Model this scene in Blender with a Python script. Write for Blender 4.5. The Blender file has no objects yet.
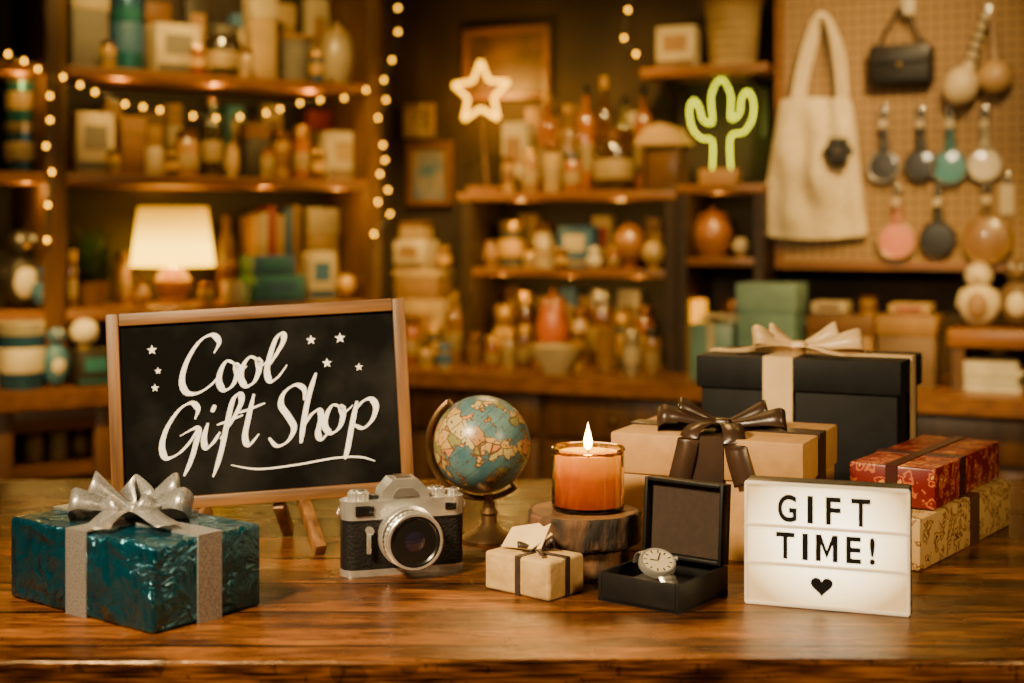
import bpy, bmesh, math, random
from mathutils import Vector, Matrix
random.seed(7)
F = 1422.2; HZ = 230.0; HC = 0.388; T = 0.78
PI = math.pi
SC = bpy.context.scene
COL = SC.collection
V = Vector

# ------------------------------------------------------------------ materials
_m = {}
def base_mat(name):
    m = bpy.data.materials.new(name); m.use_nodes = True
    nt = m.node_tree
    return m, nt, nt.nodes['Principled BSDF']

def c4(c): return (c[0], c[1], c[2], 1.0)

def pm(name, c1, c2=None, scale=8, rough=.5, metal=0, bump=0, stretch=(1, 1, 1), lo=.35, hi=.65, detail=4,
       es=0, ec=None, trans=0, coat=0, bscale=None, bdist=.004, spec=.5):
    if name in _m: return _m[name]
    if c2 is None: c2 = tuple(x * .78 for x in c1)
    m, nt, b = base_mat(name)
    tc = nt.nodes.new('ShaderNodeTexCoord'); mp = nt.nodes.new('ShaderNodeMapping')
    mp.inputs['Scale'].default_value = stretch
    nt.links.new(tc.outputs['Object'], mp.inputs['Vector'])
    nz = nt.nodes.new('ShaderNodeTexNoise'); nz.inputs['Scale'].default_value = scale; nz.inputs['Detail'].default_value = detail
    nt.links.new(mp.outputs['Vector'], nz.inputs['Vector'])
    cr = nt.nodes.new('ShaderNodeValToRGB')
    cr.color_ramp.elements[0].position = lo; cr.color_ramp.elements[1].position = hi
    cr.color_ramp.elements[0].color = c4(c1); cr.color_ramp.elements[1].color = c4(c2)
    nt.links.new(nz.outputs['Fac'], cr.inputs['Fac'])
    nt.links.new(cr.outputs['Color'], b.inputs['Base Color'])
    b.inputs['Roughness'].default_value = rough; b.inputs['Metallic'].default_value = metal
    b.inputs['Transmission Weight'].default_value = trans
    b.inputs['Coat Weight'].default_value = coat
    b.inputs['Specular IOR Level'].default_value = spec
    if bump:
        n2 = nz
        if bscale:
            n2 = nt.nodes.new('ShaderNodeTexNoise'); n2.inputs['Scale'].default_value = bscale; n2.inputs['Detail'].default_value = 3
            nt.links.new(mp.outputs['Vector'], n2.inputs['Vector'])
        bp = nt.nodes.new('ShaderNodeBump'); bp.inputs['Strength'].default_value = bump; bp.inputs['Distance'].default_value = bdist
        nt.links.new(n2.outputs['Fac'], bp.inputs['Height']); nt.links.new(bp.outputs['Normal'], b.inputs['Normal'])
    if es:
        b.inputs['Emission Color'].default_value = c4(ec or c1); b.inputs['Emission Strength'].default_value = es
    _m[name] = m
    return m

def cm(c, rough=.5, metal=0, **k):
    return pm('tone_%.3f_%.3f_%.3f_%.2f_%.2f' % (*c, rough, metal), c, tuple(x * .72 for x in c), scale=k.pop('scale', 14), rough=rough, metal=metal, **k)

def wood(name, c1, c2, grain='x', scale=5, rough=.45, coat=0, bump=.15):
    st = {'x': (1, 11, 11), 'y': (11, 1, 11), 'z': (11, 11, 1)}[grain]
    return pm(name, c1, c2, scale=scale, rough=rough, stretch=st, bump=bump, lo=.3, hi=.72, detail=6, coat=coat)

def table_mat():
    m, nt, b = base_mat('table_planks')
    N = nt.nodes; L = nt.links
    tc = N.new('ShaderNodeTexCoord')
    sx = N.new('ShaderNodeSeparateXYZ'); L.new(tc.outputs['Object'], sx.inputs[0])
    def mth(op, a, v=None):
        n = N.new('ShaderNodeMath'); n.operation = op
        L.new(a, n.inputs[0])
        if v is not None:
            if isinstance(v, (int, float)): n.inputs[1].default_value = v
            else: L.new(v, n.inputs[1])
        return n.outputs[0]
    yy = mth('DIVIDE', mth('ADD', sx.outputs['Y'], 3.02), .118)
    fr = mth('FRACT', yy); pl = mth('FLOOR', yy)
    seam = mth('LESS_THAN', mth('ABSOLUTE', mth('SUBTRACT', fr, .5)), .474)
    wn = N.new('ShaderNodeTexWhiteNoise'); wn.noise_dimensions = '1D'; L.new(pl, wn.inputs['W'])
    off = N.new('ShaderNodeCombineXYZ'); L.new(mth('MULTIPLY', wn.outputs['Value'], 7.0), off.inputs[0])
    va = N.new('ShaderNodeVectorMath'); va.operation = 'ADD'; L.new(tc.outputs['Object'], va.inputs[0]); L.new(off.outputs[0], va.inputs[1])
    def noise(st, sc, det, dist=0):
        mp = N.new('ShaderNodeMapping'); mp.inputs['Scale'].default_value = st; L.new(va.outputs[0], mp.inputs['Vector'])
        nz = N.new('ShaderNodeTexNoise'); nz.inputs['Scale'].default_value = sc; nz.inputs['Detail'].default_value = det; nz.inputs['Distortion'].default_value = dist
        L.new(mp.outputs['Vector'], nz.inputs['Vector']); return nz.outputs['Fac']
    coarse = noise((1.2, 9, 9), 3.6, 8, 1.0); fine = noise((2, 46, 46), 10, 5); blot = noise((1, 1.6, 1), 6, 6); scr = noise((.9, 90, 1), 7, 2); pit = noise((1.4, 3, 1), 60, 2)
    g = mth('ADD', mth('MULTIPLY', coarse, .5), mth('MULTIPLY', fine, .5))
    cr = N.new('ShaderNodeValToRGB'); e = cr.color_ramp.elements
    e[0].position = .4; e[0].color = (.012, .0035, .0009, 1); e[1].position = .62; e[1].color = (.27, .094, .015, 1)
    k = e.new(.5); k.color = (.1, .03, .005, 1)
    L.new(g, cr.inputs['Fac'])
    br = mth('ADD', mth('MULTIPLY', wn.outputs['Value'], .45), .65)
    bl = mth('MAXIMUM', mth('ADD', mth('MULTIPLY', mth('SUBTRACT', blot, .5), 3.0), .95), .2)
    pt = mth('ADD', mth('MULTIPLY', mth('LESS_THAN', pit, .64), .5), .5)
    sc_ = mth('ADD', mth('MULTIPLY', mth('LESS_THAN', scr, .69), .45), .55)
    tot = mth('MULTIPLY', mth('MULTIPLY', mth('MULTIPLY', mth('MULTIPLY', br, bl), pt), sc_), mth('ADD', mth('MULTIPLY', seam, .96), .04))
    mx = N.new('ShaderNodeMix'); mx.data_type = 'RGBA'; mx.blend_type = 'MULTIPLY'; mx.inputs['Factor'].default_value = 1
    cb = N.new('ShaderNodeCombineColor')
    for i in range(3): L.new(tot, cb.inputs[i])
    L.new(cr.outputs['Color'], mx.inputs['A']); L.new(cb.outputs['Color'], mx.inputs['B'])
    L.new(mx.outputs['Result'], b.inputs['Base Color'])
    rr = N.new('ShaderNodeMapRange'); rr.inputs['From Min'].default_value = .3; rr.inputs['From Max'].default_value = .7
    rr.inputs['To Min'].default_value = .13; rr.inputs['To Max'].default_value = .36
    L.new(blot, rr.inputs['Value']); L.new(rr.outputs['Result'], b.inputs['Roughness'])
    bp = N.new('ShaderNodeBump'); bp.inputs['Strength'].default_value = .4; bp.inputs['Distance'].default_value = .003
    hh = mth('ADD', mth('ADD', mth('MULTIPLY', fine, .5), mth('MULTIPLY', scr, .35)), seam)
    L.new(hh, bp.inputs['Height']); L.new(bp.outputs['Normal'], b.inputs['Normal'])
    b.inputs['Specular IOR Level'].default_value = .58
    b.inputs['Specular Tint'].default_value = (1, .66, .36, 1)
    return m

def peg_mat():
    m, nt, b = base_mat('peg_panel')
    N = nt.nodes; L = nt.links
    tc = N.new('ShaderNodeTexCoord'); sx = N.new('ShaderNodeSeparateXYZ'); L.new(tc.outputs['Object'], sx.inputs[0])
    def mth(op, a, v=None):
        n = N.new('ShaderNodeMath'); n.operation = op
        L.new(a, n.inputs[0])
        if v is not None:
            if isinstance(v, (int, float)): n.inputs[1].default_value = v
            else: L.new(v, n.inputs[1])
        return n.outputs[0]
    def cell(o):
        a = mth('SUBTRACT', mth('FRACT', mth('DIVIDE', o, .0285)), .5)
        return mth('MULTIPLY', a, a)
    d = mth('ADD', cell(sx.outputs['X']), cell(sx.outputs['Z']))
    h = mth('LESS_THAN', d, .028)
    mx = N.new('ShaderNodeMix'); mx.data_type = 'RGBA'
    L.new(h, mx.inputs['Factor']); mx.inputs['A'].default_value = (.27, .155, .06, 1); mx.inputs['B'].default_value = (.01, .005, .002, 1)
    L.new(mx.outputs['Result'], b.inputs['Base Color']); b.inputs['Roughness'].default_value = .7
    return m

def vor_mat(name, cols, scale, rough=.4, metal=0):
    m, nt, b = base_mat(name)
    N = nt.nodes; L = nt.links
    tc = N.new('ShaderNodeTexCoord')
    nz = N.new('ShaderNodeTexNoise'); nz.inputs['Scale'].default_value = scale * 1.3; nz.inputs['Detail'].default_value = 2
    L.new(tc.outputs['Object'], nz.inputs['Vector'])
    mxv = N.new('ShaderNodeMix'); mxv.data_type = 'VECTOR'; mxv.inputs['Factor'].default_value = .035
    L.new(tc.outputs['Object'], mxv.inputs['A']); L.new(nz.outputs['Color'], mxv.inputs['B'])
    vo = N.new('ShaderNodeTexVoronoi'); vo.inputs['Scale'].default_value = scale
    L.new(mxv.outputs['Result'], vo.inputs['Vector'])
    cr = N.new('ShaderNodeValToRGB'); cr.color_ramp.interpolation = 'CONSTANT'
    e = cr.color_ramp.elements
    e[0].position = 0; e[0].color = c4(cols[0]); e[1].position = .2; e[1].color = c4(cols[1])
    for i, c in enumerate(cols[2:]):
        q = e.new(.34 + .14 * i); q.color = c4(c)
    L.new(vo.outputs['Distance'], cr.inputs['Fac']); L.new(cr.outputs['Color'], b.inputs['Base Color'])
    b.inputs['Roughness'].default_value = rough; b.inputs['Metallic'].default_value = metal
    return m

def emit(name, c, s):
    return pm(name, c, tuple(min(1, x * .95) for x in c), es=s, ec=c, rough=.4)

# ------------------------------------------------------------------ mesh builder
def catmull(pts, n=6, closed=False):
    pts = [V(p) for p in pts]; out = []
    N = len(pts); rng = N if closed else N - 1
    for i in range(rng):
        if closed: p0, p1, p2, p3 = pts[i - 1], pts[i], pts[(i + 1) % N], pts[(i + 2) % N]
        else: p0, p1, p2, p3 = pts[max(i - 1, 0)], pts[i], pts[i + 1], pts[min(i + 2, N - 1)]
        for k in range(n):
            t = k / n
            out.append(.5 * ((2 * p1) + (p2 - p0) * t + (2 * p0 - 5 * p1 + 4 * p2 - p3) * t * t + (3 * p1 - p0 - 3 * p2 + p3) * t ** 3))
    if not closed: out.append(pts[-1])
    return out

I4 = Matrix.Identity(4)
def TR(x=0, y=0, z=0): return Matrix.Translation((x, y, z))
def RX(d): return Matrix.Rotation(math.radians(d), 4, 'X')
def RY(d): return Matrix.Rotation(math.radians(d), 4, 'Y')
def RZ(d): return Matrix.Rotation(math.radians(d), 4, 'Z')

class MB:
    def __init__(s): s.bm = bmesh.new()
    def _merge(s, tmp, M):
        bmesh.ops.transform(tmp, matrix=M, verts=tmp.verts)
        me = bpy.data.meshes.new('tmp'); tmp.to_mesh(me); tmp.free()
        s.bm.from_mesh(me); bpy.data.meshes.remove(me)
    def box(s, c, sz, bev=0, M=I4, seg=2):
        t = bmesh.new(); bmesh.ops.create_cube(t, size=1)
        bmesh.ops.scale(t, vec=sz, verts=t.verts)
        if bev: bmesh.ops.bevel(t, geom=t.edges[:], offset=bev, segments=seg, profile=.5, affect='EDGES')
        s._merge(t, M @ TR(*c)); return s
    def sph(s, c, r, sc=(1, 1, 1), M=I4, seg=24):
        t = bmesh.new(); bmesh.ops.create_uvsphere(t, u_segments=seg, v_segments=seg // 2, radius=r)
        bmesh.ops.scale(t, vec=sc, verts=t.verts)
        s._merge(t, TR(*c) @ M); return s
    def lathe(s, prof, seg=28, M=I4, wob=None):
        bm = s.bm; rings = []
        for r, z in prof:
            if r < 1e-6: rings.append([bm.verts.new(M @ V((0, 0, z)))])
            else: rings.append([bm.verts.new(M @ V((r * (wob(k / seg) if wob else 1) * math.cos(2 * PI * k / seg), r * (wob(k / seg) if wob else 1) * math.sin(2 * PI * k / seg), z))) for k in range(seg)])
        for a, b in zip(rings, rings[1:]):
            for k in range(seg):
                k2 = (k + 1) % seg
                if len(a) == 1 and len(b) == 1: continue
                if len(a) == 1: bm.faces.new((a[0], b[k], b[k2]))
                elif len(b) == 1: bm.faces.new((a[k], b[0], a[k2]))
                else: bm.faces.new((a[k], b[k], b[k2], a[k2]))
        if len(rings[0]) > 1: bm.faces.new(rings[0])
        if len(rings[-1]) > 1: bm.faces.new(rings[-1])
        return s
    def tube(s, pts, r, seg=8, closed=False, M=I4):
        pts = [V(p) for p in pts]; bm = s.bm; n = len(pts); rings = []
        up = None
        for i in range(n):
            if closed: t = (pts[(i + 1) % n] - pts[i - 1])
            else: t = pts[min(i + 1, n - 1)] - pts[max(i - 1, 0)]
            t = t.normalized() if t.length > 0 else V((0, 0, 1))
            if up is None:
                up = V((0, 0, 1)) if abs(t.z) < .9 else V((0, 1, 0))
            up = (up - t * up.dot(t))
            if up.length < 1e-6: up = V((1, 0, 0)) - t * t.x
            up.normalize(); sd = t.cross(up)
            rr = r[i] if isinstance(r, (list, tuple)) else r
            rings.append([bm.verts.new(M @ (pts[i] + rr * (math.cos(2 * PI * k / seg) * up + math.sin(2 * PI * k / seg) * sd))) for k in range(seg)])
        pairs = list(zip(rings, rings[1:])) + ([(rings[-1], rings[0])] if closed else [])
        for a, b in pairs:
            for k in range(seg):
                k2 = (k + 1) % seg; bm.faces.new((a[k], b[k], b[k2], a[k2]))
        if not closed: bm.faces.new(rings[0]); bm.faces.new(rings[-1])
        return s
    def strip(s, pts, ws):
        bm = s.bm; a = None
        for p, w in zip(pts, ws):
            b = (bm.verts.new(V(p) - V(w) / 2), bm.verts.new(V(p) + V(w) / 2))
            if a: bm.faces.new((a[0], a[1], b[1], b[0]))
            a = b
        return s
    def prism(s, poly, d, M=I4):
        bm = s.bm
        a = [bm.verts.new(M @ V((x, y, 0))) for x, y in poly]; b = [bm.verts.new(M @ V((x, y, d))) for x, y in poly]
        bm.faces.new(a[::-1]); bm.faces.new(b)
        for i in range(len(poly)):
            j = (i + 1) % len(poly); bm.faces.new((a[i], a[j], b[j], b[i]))
        return s
    def build(s, name, m, parent=None, ang=35, recalc=True, label=None):
        if recalc: bmesh.ops.recalc_face_normals(s.bm, faces=s.bm.faces[:])
        for f in s.bm.faces: f.smooth = True
        me = bpy.data.meshes.new(name); s.bm.to_mesh(me); s.bm.free()
        try: me.set_sharp_from_angle(angle=math.radians(ang))
        except Exception: pass
        me.materials.append(m)
        o = bpy.data.objects.new(name, me); COL.objects.link(o)
        if parent is not None: o.parent = parent
        if label: o['label'] = label
        return o

def thing(name, label, cat, loc=(0, 0, 0), rotz=0, group=None):
    o = bpy.data.objects.new(name, None); COL.objects.link(o)
    o.empty_display_size = .03
    o.location = loc; o.rotation_euler = (0, 0, rotz); o['label'] = label; o['category'] = cat
    if group: o['group'] = group
    return o
def struct(o):
    o['kind'] = 'structure'; return o

# ------------------------------------------------------------------ frames along the two back walls
CX, CY = -.42, 4.9
class Fr:
    def __init__(s, deg):
        s.rot = math.radians(deg); s.ux, s.uy = math.cos(s.rot), math.sin(s.rot); s.nx, s.ny = math.sin(s.rot), -math.cos(s.rot)
    def s_at(s, px, n):
        k = (px - 512) / F; bx = CX + n * s.nx; by = CY + n * s.ny
        return (k * by - bx) / (s.ux - k * s.uy)
    def Y(s, px, n): return CY + n * s.ny + s.s_at(px, n) * s.uy
    def lp(s, px, py, n):
        return V((s.s_at(px, n), -n, T + HC - (py - HZ) / F * s.Y(px, n)))
    def W(s, v):
        return V((CX + v[0] * s.ux - v[1] * s.nx, CY + v[0] * s.uy - v[1] * s.ny, v[2]))
B = Fr(-25); L = Fr(35)

# ------------------------------------------------------------------ room shell
wall_m = pm('plaster_dark', (.05, .025, .009), (.02, .01, .004), scale=3, rough=.85, bump=.2)
floor_m = wood('floor_boards', (.07, .032, .012), (.035, .016, .007), 'y', 4, .5)
struct(MB().box((.05, 2.1, -.03), (5.4, 6.4, .06)).build('floor', floor_m))
struct(MB().box((.05, 2.1, 2.73), (5.4, 6.4, .06)).build('ceiling', cm((.08, .045, .02), .9)))
def wall(name, a, b):
    a = V(a); b = V(b); d = b - a; mid = (a + b) / 2
    M = TR(mid.x, mid.y, 0) @ Matrix.Rotation(math.atan2(d.y, d.x), 4, 'Z')
    o = MB().box((0, .05, 1.35), (d.length, .1, 2.7), M=M).build(name, wall_m)
    return struct(o)
ra = B.W((3.3, 0, 0)); la = L.W((-2.4, 0, 0))
wall('wall_back', (CX, CY), ra.xy)
wall('wall_left', la.xy, (CX, CY))
wall('wall_right', ra.xy, (ra.x, -1.0))
wall('wall_side', (la.x, -1.0), la.xy)

# ------------------------------------------------------------------ furniture in the back
dark_w = wood('walnut', (.085, .034, .008), (.03, .012, .003), 'x', 5, .45)
dark_wz = wood('walnut_upright', (.12, .048, .01), (.045, .018, .004), 'z', 5, .45)
mid_w = wood('counter_oak', (.24, .092, .016), (.11, .04, .008), 'x', 5, .36)
back_w = wood('back_boards', (.02, .008, .0025), (.009, .004, .0015), 'z', 4, .7)
CT = T - .03
def poly_w(fr, pts): return [tuple(fr.W((a, -b, 0)).xy) for a, b in pts]
poly = poly_w(L, [(-1.9, .005)]) + [(CX, CY - .012)] + poly_w(B, [(2.75, .005), (2.75, .56), (.323, .56)]) + poly_w(L, [(-1.9, .56)])
wt = MB().prism(poly, .045, TR(0, 0, CT - .045)).build('worktop', mid_w)
wt['label'] = 'long wooden worktop running round the corner under the shelves'; wt['category'] = 'worktop'

def loc_part(fr, root_v):
    return lambda s0, s1, n0, n1, z0, z1: ((( s0 + s1) / 2 - root_v[0], -(n0 + n1) / 2 - root_v[1], (z0 + z1) / 2 - root_v[2]), (abs(s1 - s0), abs(n1 - n0), abs(z1 - z0)))
rv = V((1.4, -.25, 0)); root = thing('base_cabinet', 'long dark wooden base cabinet with panelled doors under the back worktop', 'cabinet', B.W(rv), B.rot)
bp_ = loc_part(B, rv)
MB().box(*bp_(.33, 2.6, .02, .48, .0, CT - .046)).build('body', dark_w, root)
for i in range(5):
    s0 = .36 + i * .445; d = MB()
    d.box(*bp_(s0, s0 + .42, .4805, .496, .06, CT - .19), bev=.004)
    dd = d.build('door', dark_w, root)
    e = MB()
    for (a, b_, z0, z1) in ((s0, s0 + .06, .06, CT - .19), (s0 + .36, s0 + .42, .06, CT - .19), (s0 + .06, s0 + .36, .06, .13), (s0 + .06, s0 + .36, CT - .26, CT - .19)):
        e.box(*bp_(a, b_, .4965, .508, z0, z1), bev=.003)
    e.build('door_frame', dark_wz, dd)
    g = MB().box(*bp_(s0, s0 + .42, .4805, .5, CT - .175, CT - .06), bev=.004).build('drawer', dark_wz, root)
    kv = bp_(s0 + .195, s0 + .225, .5, .5, CT - .12, CT - .12)[0]
    MB().sph((kv[0], kv[1] - .012, kv[2]), .012).build('knob', cm((.25, .16, .07), .3, .9), g)
rv = V((-1.1, -.25, 0)); root = thing('base_cabinet', 'wooden base cabinet with an open shelf of jars under the left worktop', 'cabinet', L.W(rv), L.rot)
lp_ = loc_part(L, rv)
MB().box(*lp_(-1.15, -.34, .02, .46, 0, CT - .046)).build('body', dark_w, root)
MB().box(*lp_(-1.85, -1.15, .02, .05, 0, CT - .046)).build('back_panel', back_w, root)
SHZ = T - .235
MB().box(*lp_(-1.85, -1.15, .05, .48, SHZ - .03, SHZ)).build('shelf', mid_w, root)
MB().box(*lp_(-1.85, -1.15, .05, .48, .08, .11)).build('bottom_panel', mid_w, root)
for s0 in (-1.85, -1.46, -1.2):
    MB().box(*lp_(s0, s0 + .045, .481, .51, 0, CT - .046), bev=.004).build('post', wood('post_oak', (.2, .078, .016), (.1, .036, .008), 'z', 5, .45), root)
MB().box(*lp_(-1.85, -.36, .481, .505, CT - .11, CT - .047), bev=.003).build('rail', mid_w, root)
for s0 in (-1.1, -.72):
    dr = MB().box(*lp_(s0, s0 + .34, .4605, .478, .08, CT - .13), bev=.004).build('door', mid_w, root)
    kv = lp_(s0 + .3, s0 + .3, .478, .478, .45, .45)[0]
    MB().sph((kv[0], kv[1] - .012, kv[2]), .012).build('knob', cm((.25, .16, .07), .3, .9), dr)

# tall bookcase on the left
Z1, Z2, Z3 = T + .843, T + .545, T + .167
rv = V((-.9, -.19, CT)); root = thing('bookcase', 'tall dark wooden open bookcase full of gift boxes in the left corner', 'bookcase', L.W(rv), L.rot)
q = loc_part(L, rv)
MB().box(*q(-1.62, -.25, .012, .03, CT, T + 1.4)).build('back_panel', back_w, root)
sL = L.s_at(56, .35)
for s0 in (-1.62, sL - .03, -.283):
    MB().box(*q(s0, s0 + .06 if s0 != -.283 else s0 + .05, .03, .35, CT, T + 1.4), bev=.004).build('upright', dark_wz, root)
for z in (Z1, Z2, Z3):
    for a, b_ in ((-1.56, sL - .03), (sL + .03, -.283)):
        MB().box(*q(a, b_, .03, .352, z - .03, z), bev=.003).build('shelf', mid_w, root)
# middle shelf unit on the worktop
M1, M2, R1, R2 = T + .5035, T + .269, T + .52, T + .307
sA = B.s_at(466, .3); sB = B.s_at(671, .3)
blk = wood('black_wood', (.035, .015, .005), (.015, .007, .003), 'x', 5, .5)
rv = V(((sA + sB) / 2, -.17, CT)); root = thing('shelf_unit', 'low dark open shelf unit with two shelves standing on the back worktop', 'shelf', B.W(rv), B.rot)
q = loc_part(B, rv)
for s0 in (sA - .015, sB - .02):
    MB().box(*q(s0, s0 + .035, .04, .3, CT, M1 - .026)).build('upright', blk, root)
MB().box(*q(sA - .03, sB + .015, .04, .305, M1 - .026, M1), bev=.003).build('top_board', mid_w, root)
MB().box(*q(sA + .02, sB - .02, .04, .3, M2 - .022, M2), bev=.002).build('shelf', mid_w, root)
MB().box(*q(sA + .02, sB - .02, .028, .04, CT, M1 - .026)).build('back_panel', back_w, root)
sC = B.s_at(764, .3)
rv = V(((sB + sC) / 2, -.17, CT)); root = thing('shelf_unit', 'narrow dark open shelf unit between the low shelf unit and the pegboard', 'shelf', B.W(rv), B.rot)
q = loc_part(B, rv)
for s0 in (sB + .02, sC - .03):
    MB().box(*q(s0, s0 + .028, .04, .3, CT, R1 - .026)).build('upright', blk, root)
MB().box(*q(sB + .018, sC, .04, .305, R1 - .026, R1), bev=.003).build('top_board', mid_w, root)
MB().box(*q(sB + .048, sC - .03, .04, .3, R2 - .022, R2), bev=.002).build('shelf', mid_w, root)
MB().box(*q(sB + .048, sC - .03, .028, .04, CT, R1 - .026)).build('back_panel', back_w, root)
# upper wall shelf
UZ = T + .872
sD, sE = B.s_at(640, .24), B.s_at(766, .24)
rv = V(((sD + sE) / 2, -.12, UZ - .03)); root = thing('wall_shelf', 'short wooden wall shelf high up left of the pegboard', 'shelf', B.W(rv), B.rot)
q = loc_part(B, rv)
MB().box(*q(sD, sE, .004, .24, UZ - .03, UZ), bev=.003).build('board', mid_w, root)
for s0 in (sD + .05, sE - .07):
    MB().box(*q(s0, s0 + .02, .004, .18, UZ - .055, UZ - .03)).box(*q(s0, s0 + .02, .004, .03, UZ - .2, UZ - .055)).build('bracket', blk, root)
# pegboard
PN = .2
s0, s1 = B.s_at(769, PN) + .02, 2.5
rv = V(((s0 + s1) / 2, -.1, T + .277)); root = thing('pegboard', 'large tan pegboard with rows of holes on the right wall', 'pegboard', B.W(rv), B.rot)
q = loc_part(B, rv); pegroot, pegrv = root, rv
MB().box(*q(s0 + .02, s1, PN - .015, PN, T + .3, T + 1.4)).build('panel', peg_mat(), root)
MB().box(*q(s0, s0 + .022, .01, PN + .008, T + .277, T + 1.4)).box(*q(s0 + .022, s1, .01, PN + .008, T + .277, T + .3)).box(*q(s1, s1 + .02, .01, PN + .008, T + .277, T + 1.4)).build('frame', mid_w, root)

# ------------------------------------------------------------------ generic shop goods
def k_carton(r, w, d, h, c1, c2):
    MB().box((0, 0, h * .36), (w * .95, d * .95, h * .72), bev=.003).build('body', cm(c1, .6), r)
    MB().box((0, 0, h * .86), (w, d, h * .28), bev=.004).build('lid', cm(c2, .6), r)
def k_box(r, w, d, h, c1, c2):
    MB().box((0, 0, h / 2), (w, d, h), bev=.004).build('body', cm(c1, .55), r)
    MB().box((0, -d / 2 - .0008, h * .6), (w * .62, .0014, h * .38)).build('printed_panel', cm(c2, .5), r)
    MB().box((0, -d / 2 - .0008, h * .14), (w * .96, .0014, h * .16)).build('printed_stripe', cm(tuple(x * .5 for x in c2), .5), r)
def k_gift(r, w, d, h, c1, c2):
    MB().box((0, 0, h / 2), (w, d, h), bev=.005).build('wrapping', cm(c1, .4), r)
    e = .0015
    MB().box((0, 0, h + e / 2), (w * .14, d + 2 * e, e)).box((0, -d / 2 - e / 2, h / 2), (w * .14, e, h)).box((0, d / 2 + e / 2, h / 2), (w * .14, e, h)).build('ribbon', cm(c2, .35), r)
    bw = MB()
    for a in (20, 160, 60, 120):
        bw.sph((.25 * w * math.cos(math.radians(a)), 0, h + .012 + .008 * math.sin(math.radians(a))), w * .16, (1, .5, .45), seg=12)
    bw.build('bow', cm(c2, .35), r)
def k_tin(r, w, d, h, c1, c2):
    a = w / 2
    MB().lathe([(0, 0), (a * .96, 0), (a * .98, .004), (a * .98, h * .8), (0, h * .8)]).build('body', cm(c1, .26, .5), r)
    MB().lathe([(0, h * .8), (a, h * .8), (a, h * .97), (a * .93, h), (0, h)]).build('lid', cm(c2, .26, .6), r)
    MB().lathe([(a * .985, h * .25), (a * .995, h * .26), (a * .995, h * .6), (a * .985, h * .61)]).build('paper_band', cm(c2, .6), r)
def k_jar(r, w, d, h, c1, c2):
    a = w / 2
    MB().lathe([(0, 0), (a * .9, 0), (a, h * .06), (a, h * .68), (a * .82, h * .8), (0, h * .8)]).build('jar_body', cm(c1, .1, 0, coat=.6), r)
    MB().lathe([(0, h * .8), (a * .86, h * .8), (a * .86, h * .98), (a * .8, h), (0, h)]).build('lid', cm(c2, .3, .7), r)
    MB().lathe([(a * 1.003, h * .2), (a * 1.012, h * .21), (a * 1.012, h * .5), (a * 1.003, h * .51)]).build('paper_band', cm((.26, .17, .06), .6), r)
def k_bottle(r, w, d, h, c1, c2):
    a = w / 2
    MB().lathe([(0, 0), (a * .92, 0), (a, h * .03), (a, h * .63), (a * .93, h * .69), (a * .6, h * .745), (a * .34, h * .77), (a * .32, h * .9), (0, h * .9)]).build('bottle_body', cm(c1, .08, 0, coat=.7), r)
    MB().lathe([(0, h * .9), (a * .42, h * .9), (a * .42, h), (0, h)]).build('cap', cm(c2, .3, .6), r)
    MB().lathe([(a * 1.003, h * .2), (a * 1.012, h * .205), (a * 1.012, h * .45), (a * 1.003, h * .455)]).build('paper_band', cm((.2, .13, .045), .6), r)
def k_mug(r, w, d, h, c1, c2):
    a = w * .42
    MB().lathe([(0, 0), (a * .85, 0), (a, h * .1), (a, h), (a * .88, h), (a * .86, h * .15), (0, h * .12)]).build('cup', cm(c1, .25, coat=.4), r)
    MB().tube(catmull([(a * .95, 0, h * .8), (a * 1.5, 0, h * .75), (a * 1.6, 0, h * .45), (a * .95, 0, h * .22)], 6), a * .12).build('handle', cm(c1, .25), r)
def k_pot(r, w, d, h, c1, c2):
    a = w / 2
    MB().lathe([(0, 0), (a * .6, 0), (a * .95, h * .25), (a, h * .5), (a * .8, h * .72), (a * .72, h * .78), (0, h * .78)]).build('pot_body', cm(c1, .3, coat=.3), r)
    MB().lathe([(0, h * .78), (a * .8, h * .78), (a * .7, h * .86), (a * .2, h * .9), (a * .16, h * .96), (0, h)]).build('lid', cm(c2, .35), r)
def k_vase(r, w, d, h, c1, c2):
    a = w / 2
    MB().lathe([(0, 0), (a * .55, 0), (a * .9, h * .2), (a, h * .42), (a * .7, h * .7), (a * .35, h * .84), (a * .5, h), (a * .42, h), (a * .28, h * .84), (0, h * .8)]).build('vase_body', cm(c1, .25, coat=.4), r)
    MB().lathe([(a * 1.0, h * .39), (a * 1.015, h * .4), (a * 1.015, h * .46), (a * .98, h * .47)]).build('painted_band', cm(c2, .4), r)
def k_basket(r, w, d, h, c1, c2):
    a = w / 2
    pr = [(0, 0), (a * .8, 0)]
    n = 7
    for i in range(n):
        z = h * .9 * (i + .5) / n; rr = a * (.8 + .18 * i / n); pr += [(rr + .004, z), (rr, z + h * .45 / n)]
    pr += [(a * .98, h * .92), (a * .9, h * .92), (a * .75, h * .2), (0, h * .15)]
    MB().lathe(pr).build('woven_body', cm(c1, .8, bump=.4, bscale=80), r)
    MB().tube([(a * .96 * math.cos(t * PI / 12), a * .96 * math.sin(t * PI / 12), h * .94) for t in range(24)], h * .06, closed=True).build('rim', cm(c2, .8), r)
def k_book(r, w, d, h, c1, c2):
    MB().box((0, -d / 2 + .004, h / 2), (w, .005, h), bev=.001).box((-w / 2 + .0015, .002, h / 2), (.003, d - .006, h)).box((w / 2 - .0015, .002, h / 2), (.003, d - .006, h)).build('cover', cm(c1, .55), r)
    MB().box((0, .002, h / 2), (w - .0064, d - .014, h - .008)).build('pages', cm((.5, .38, .2), .8), r)
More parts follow.
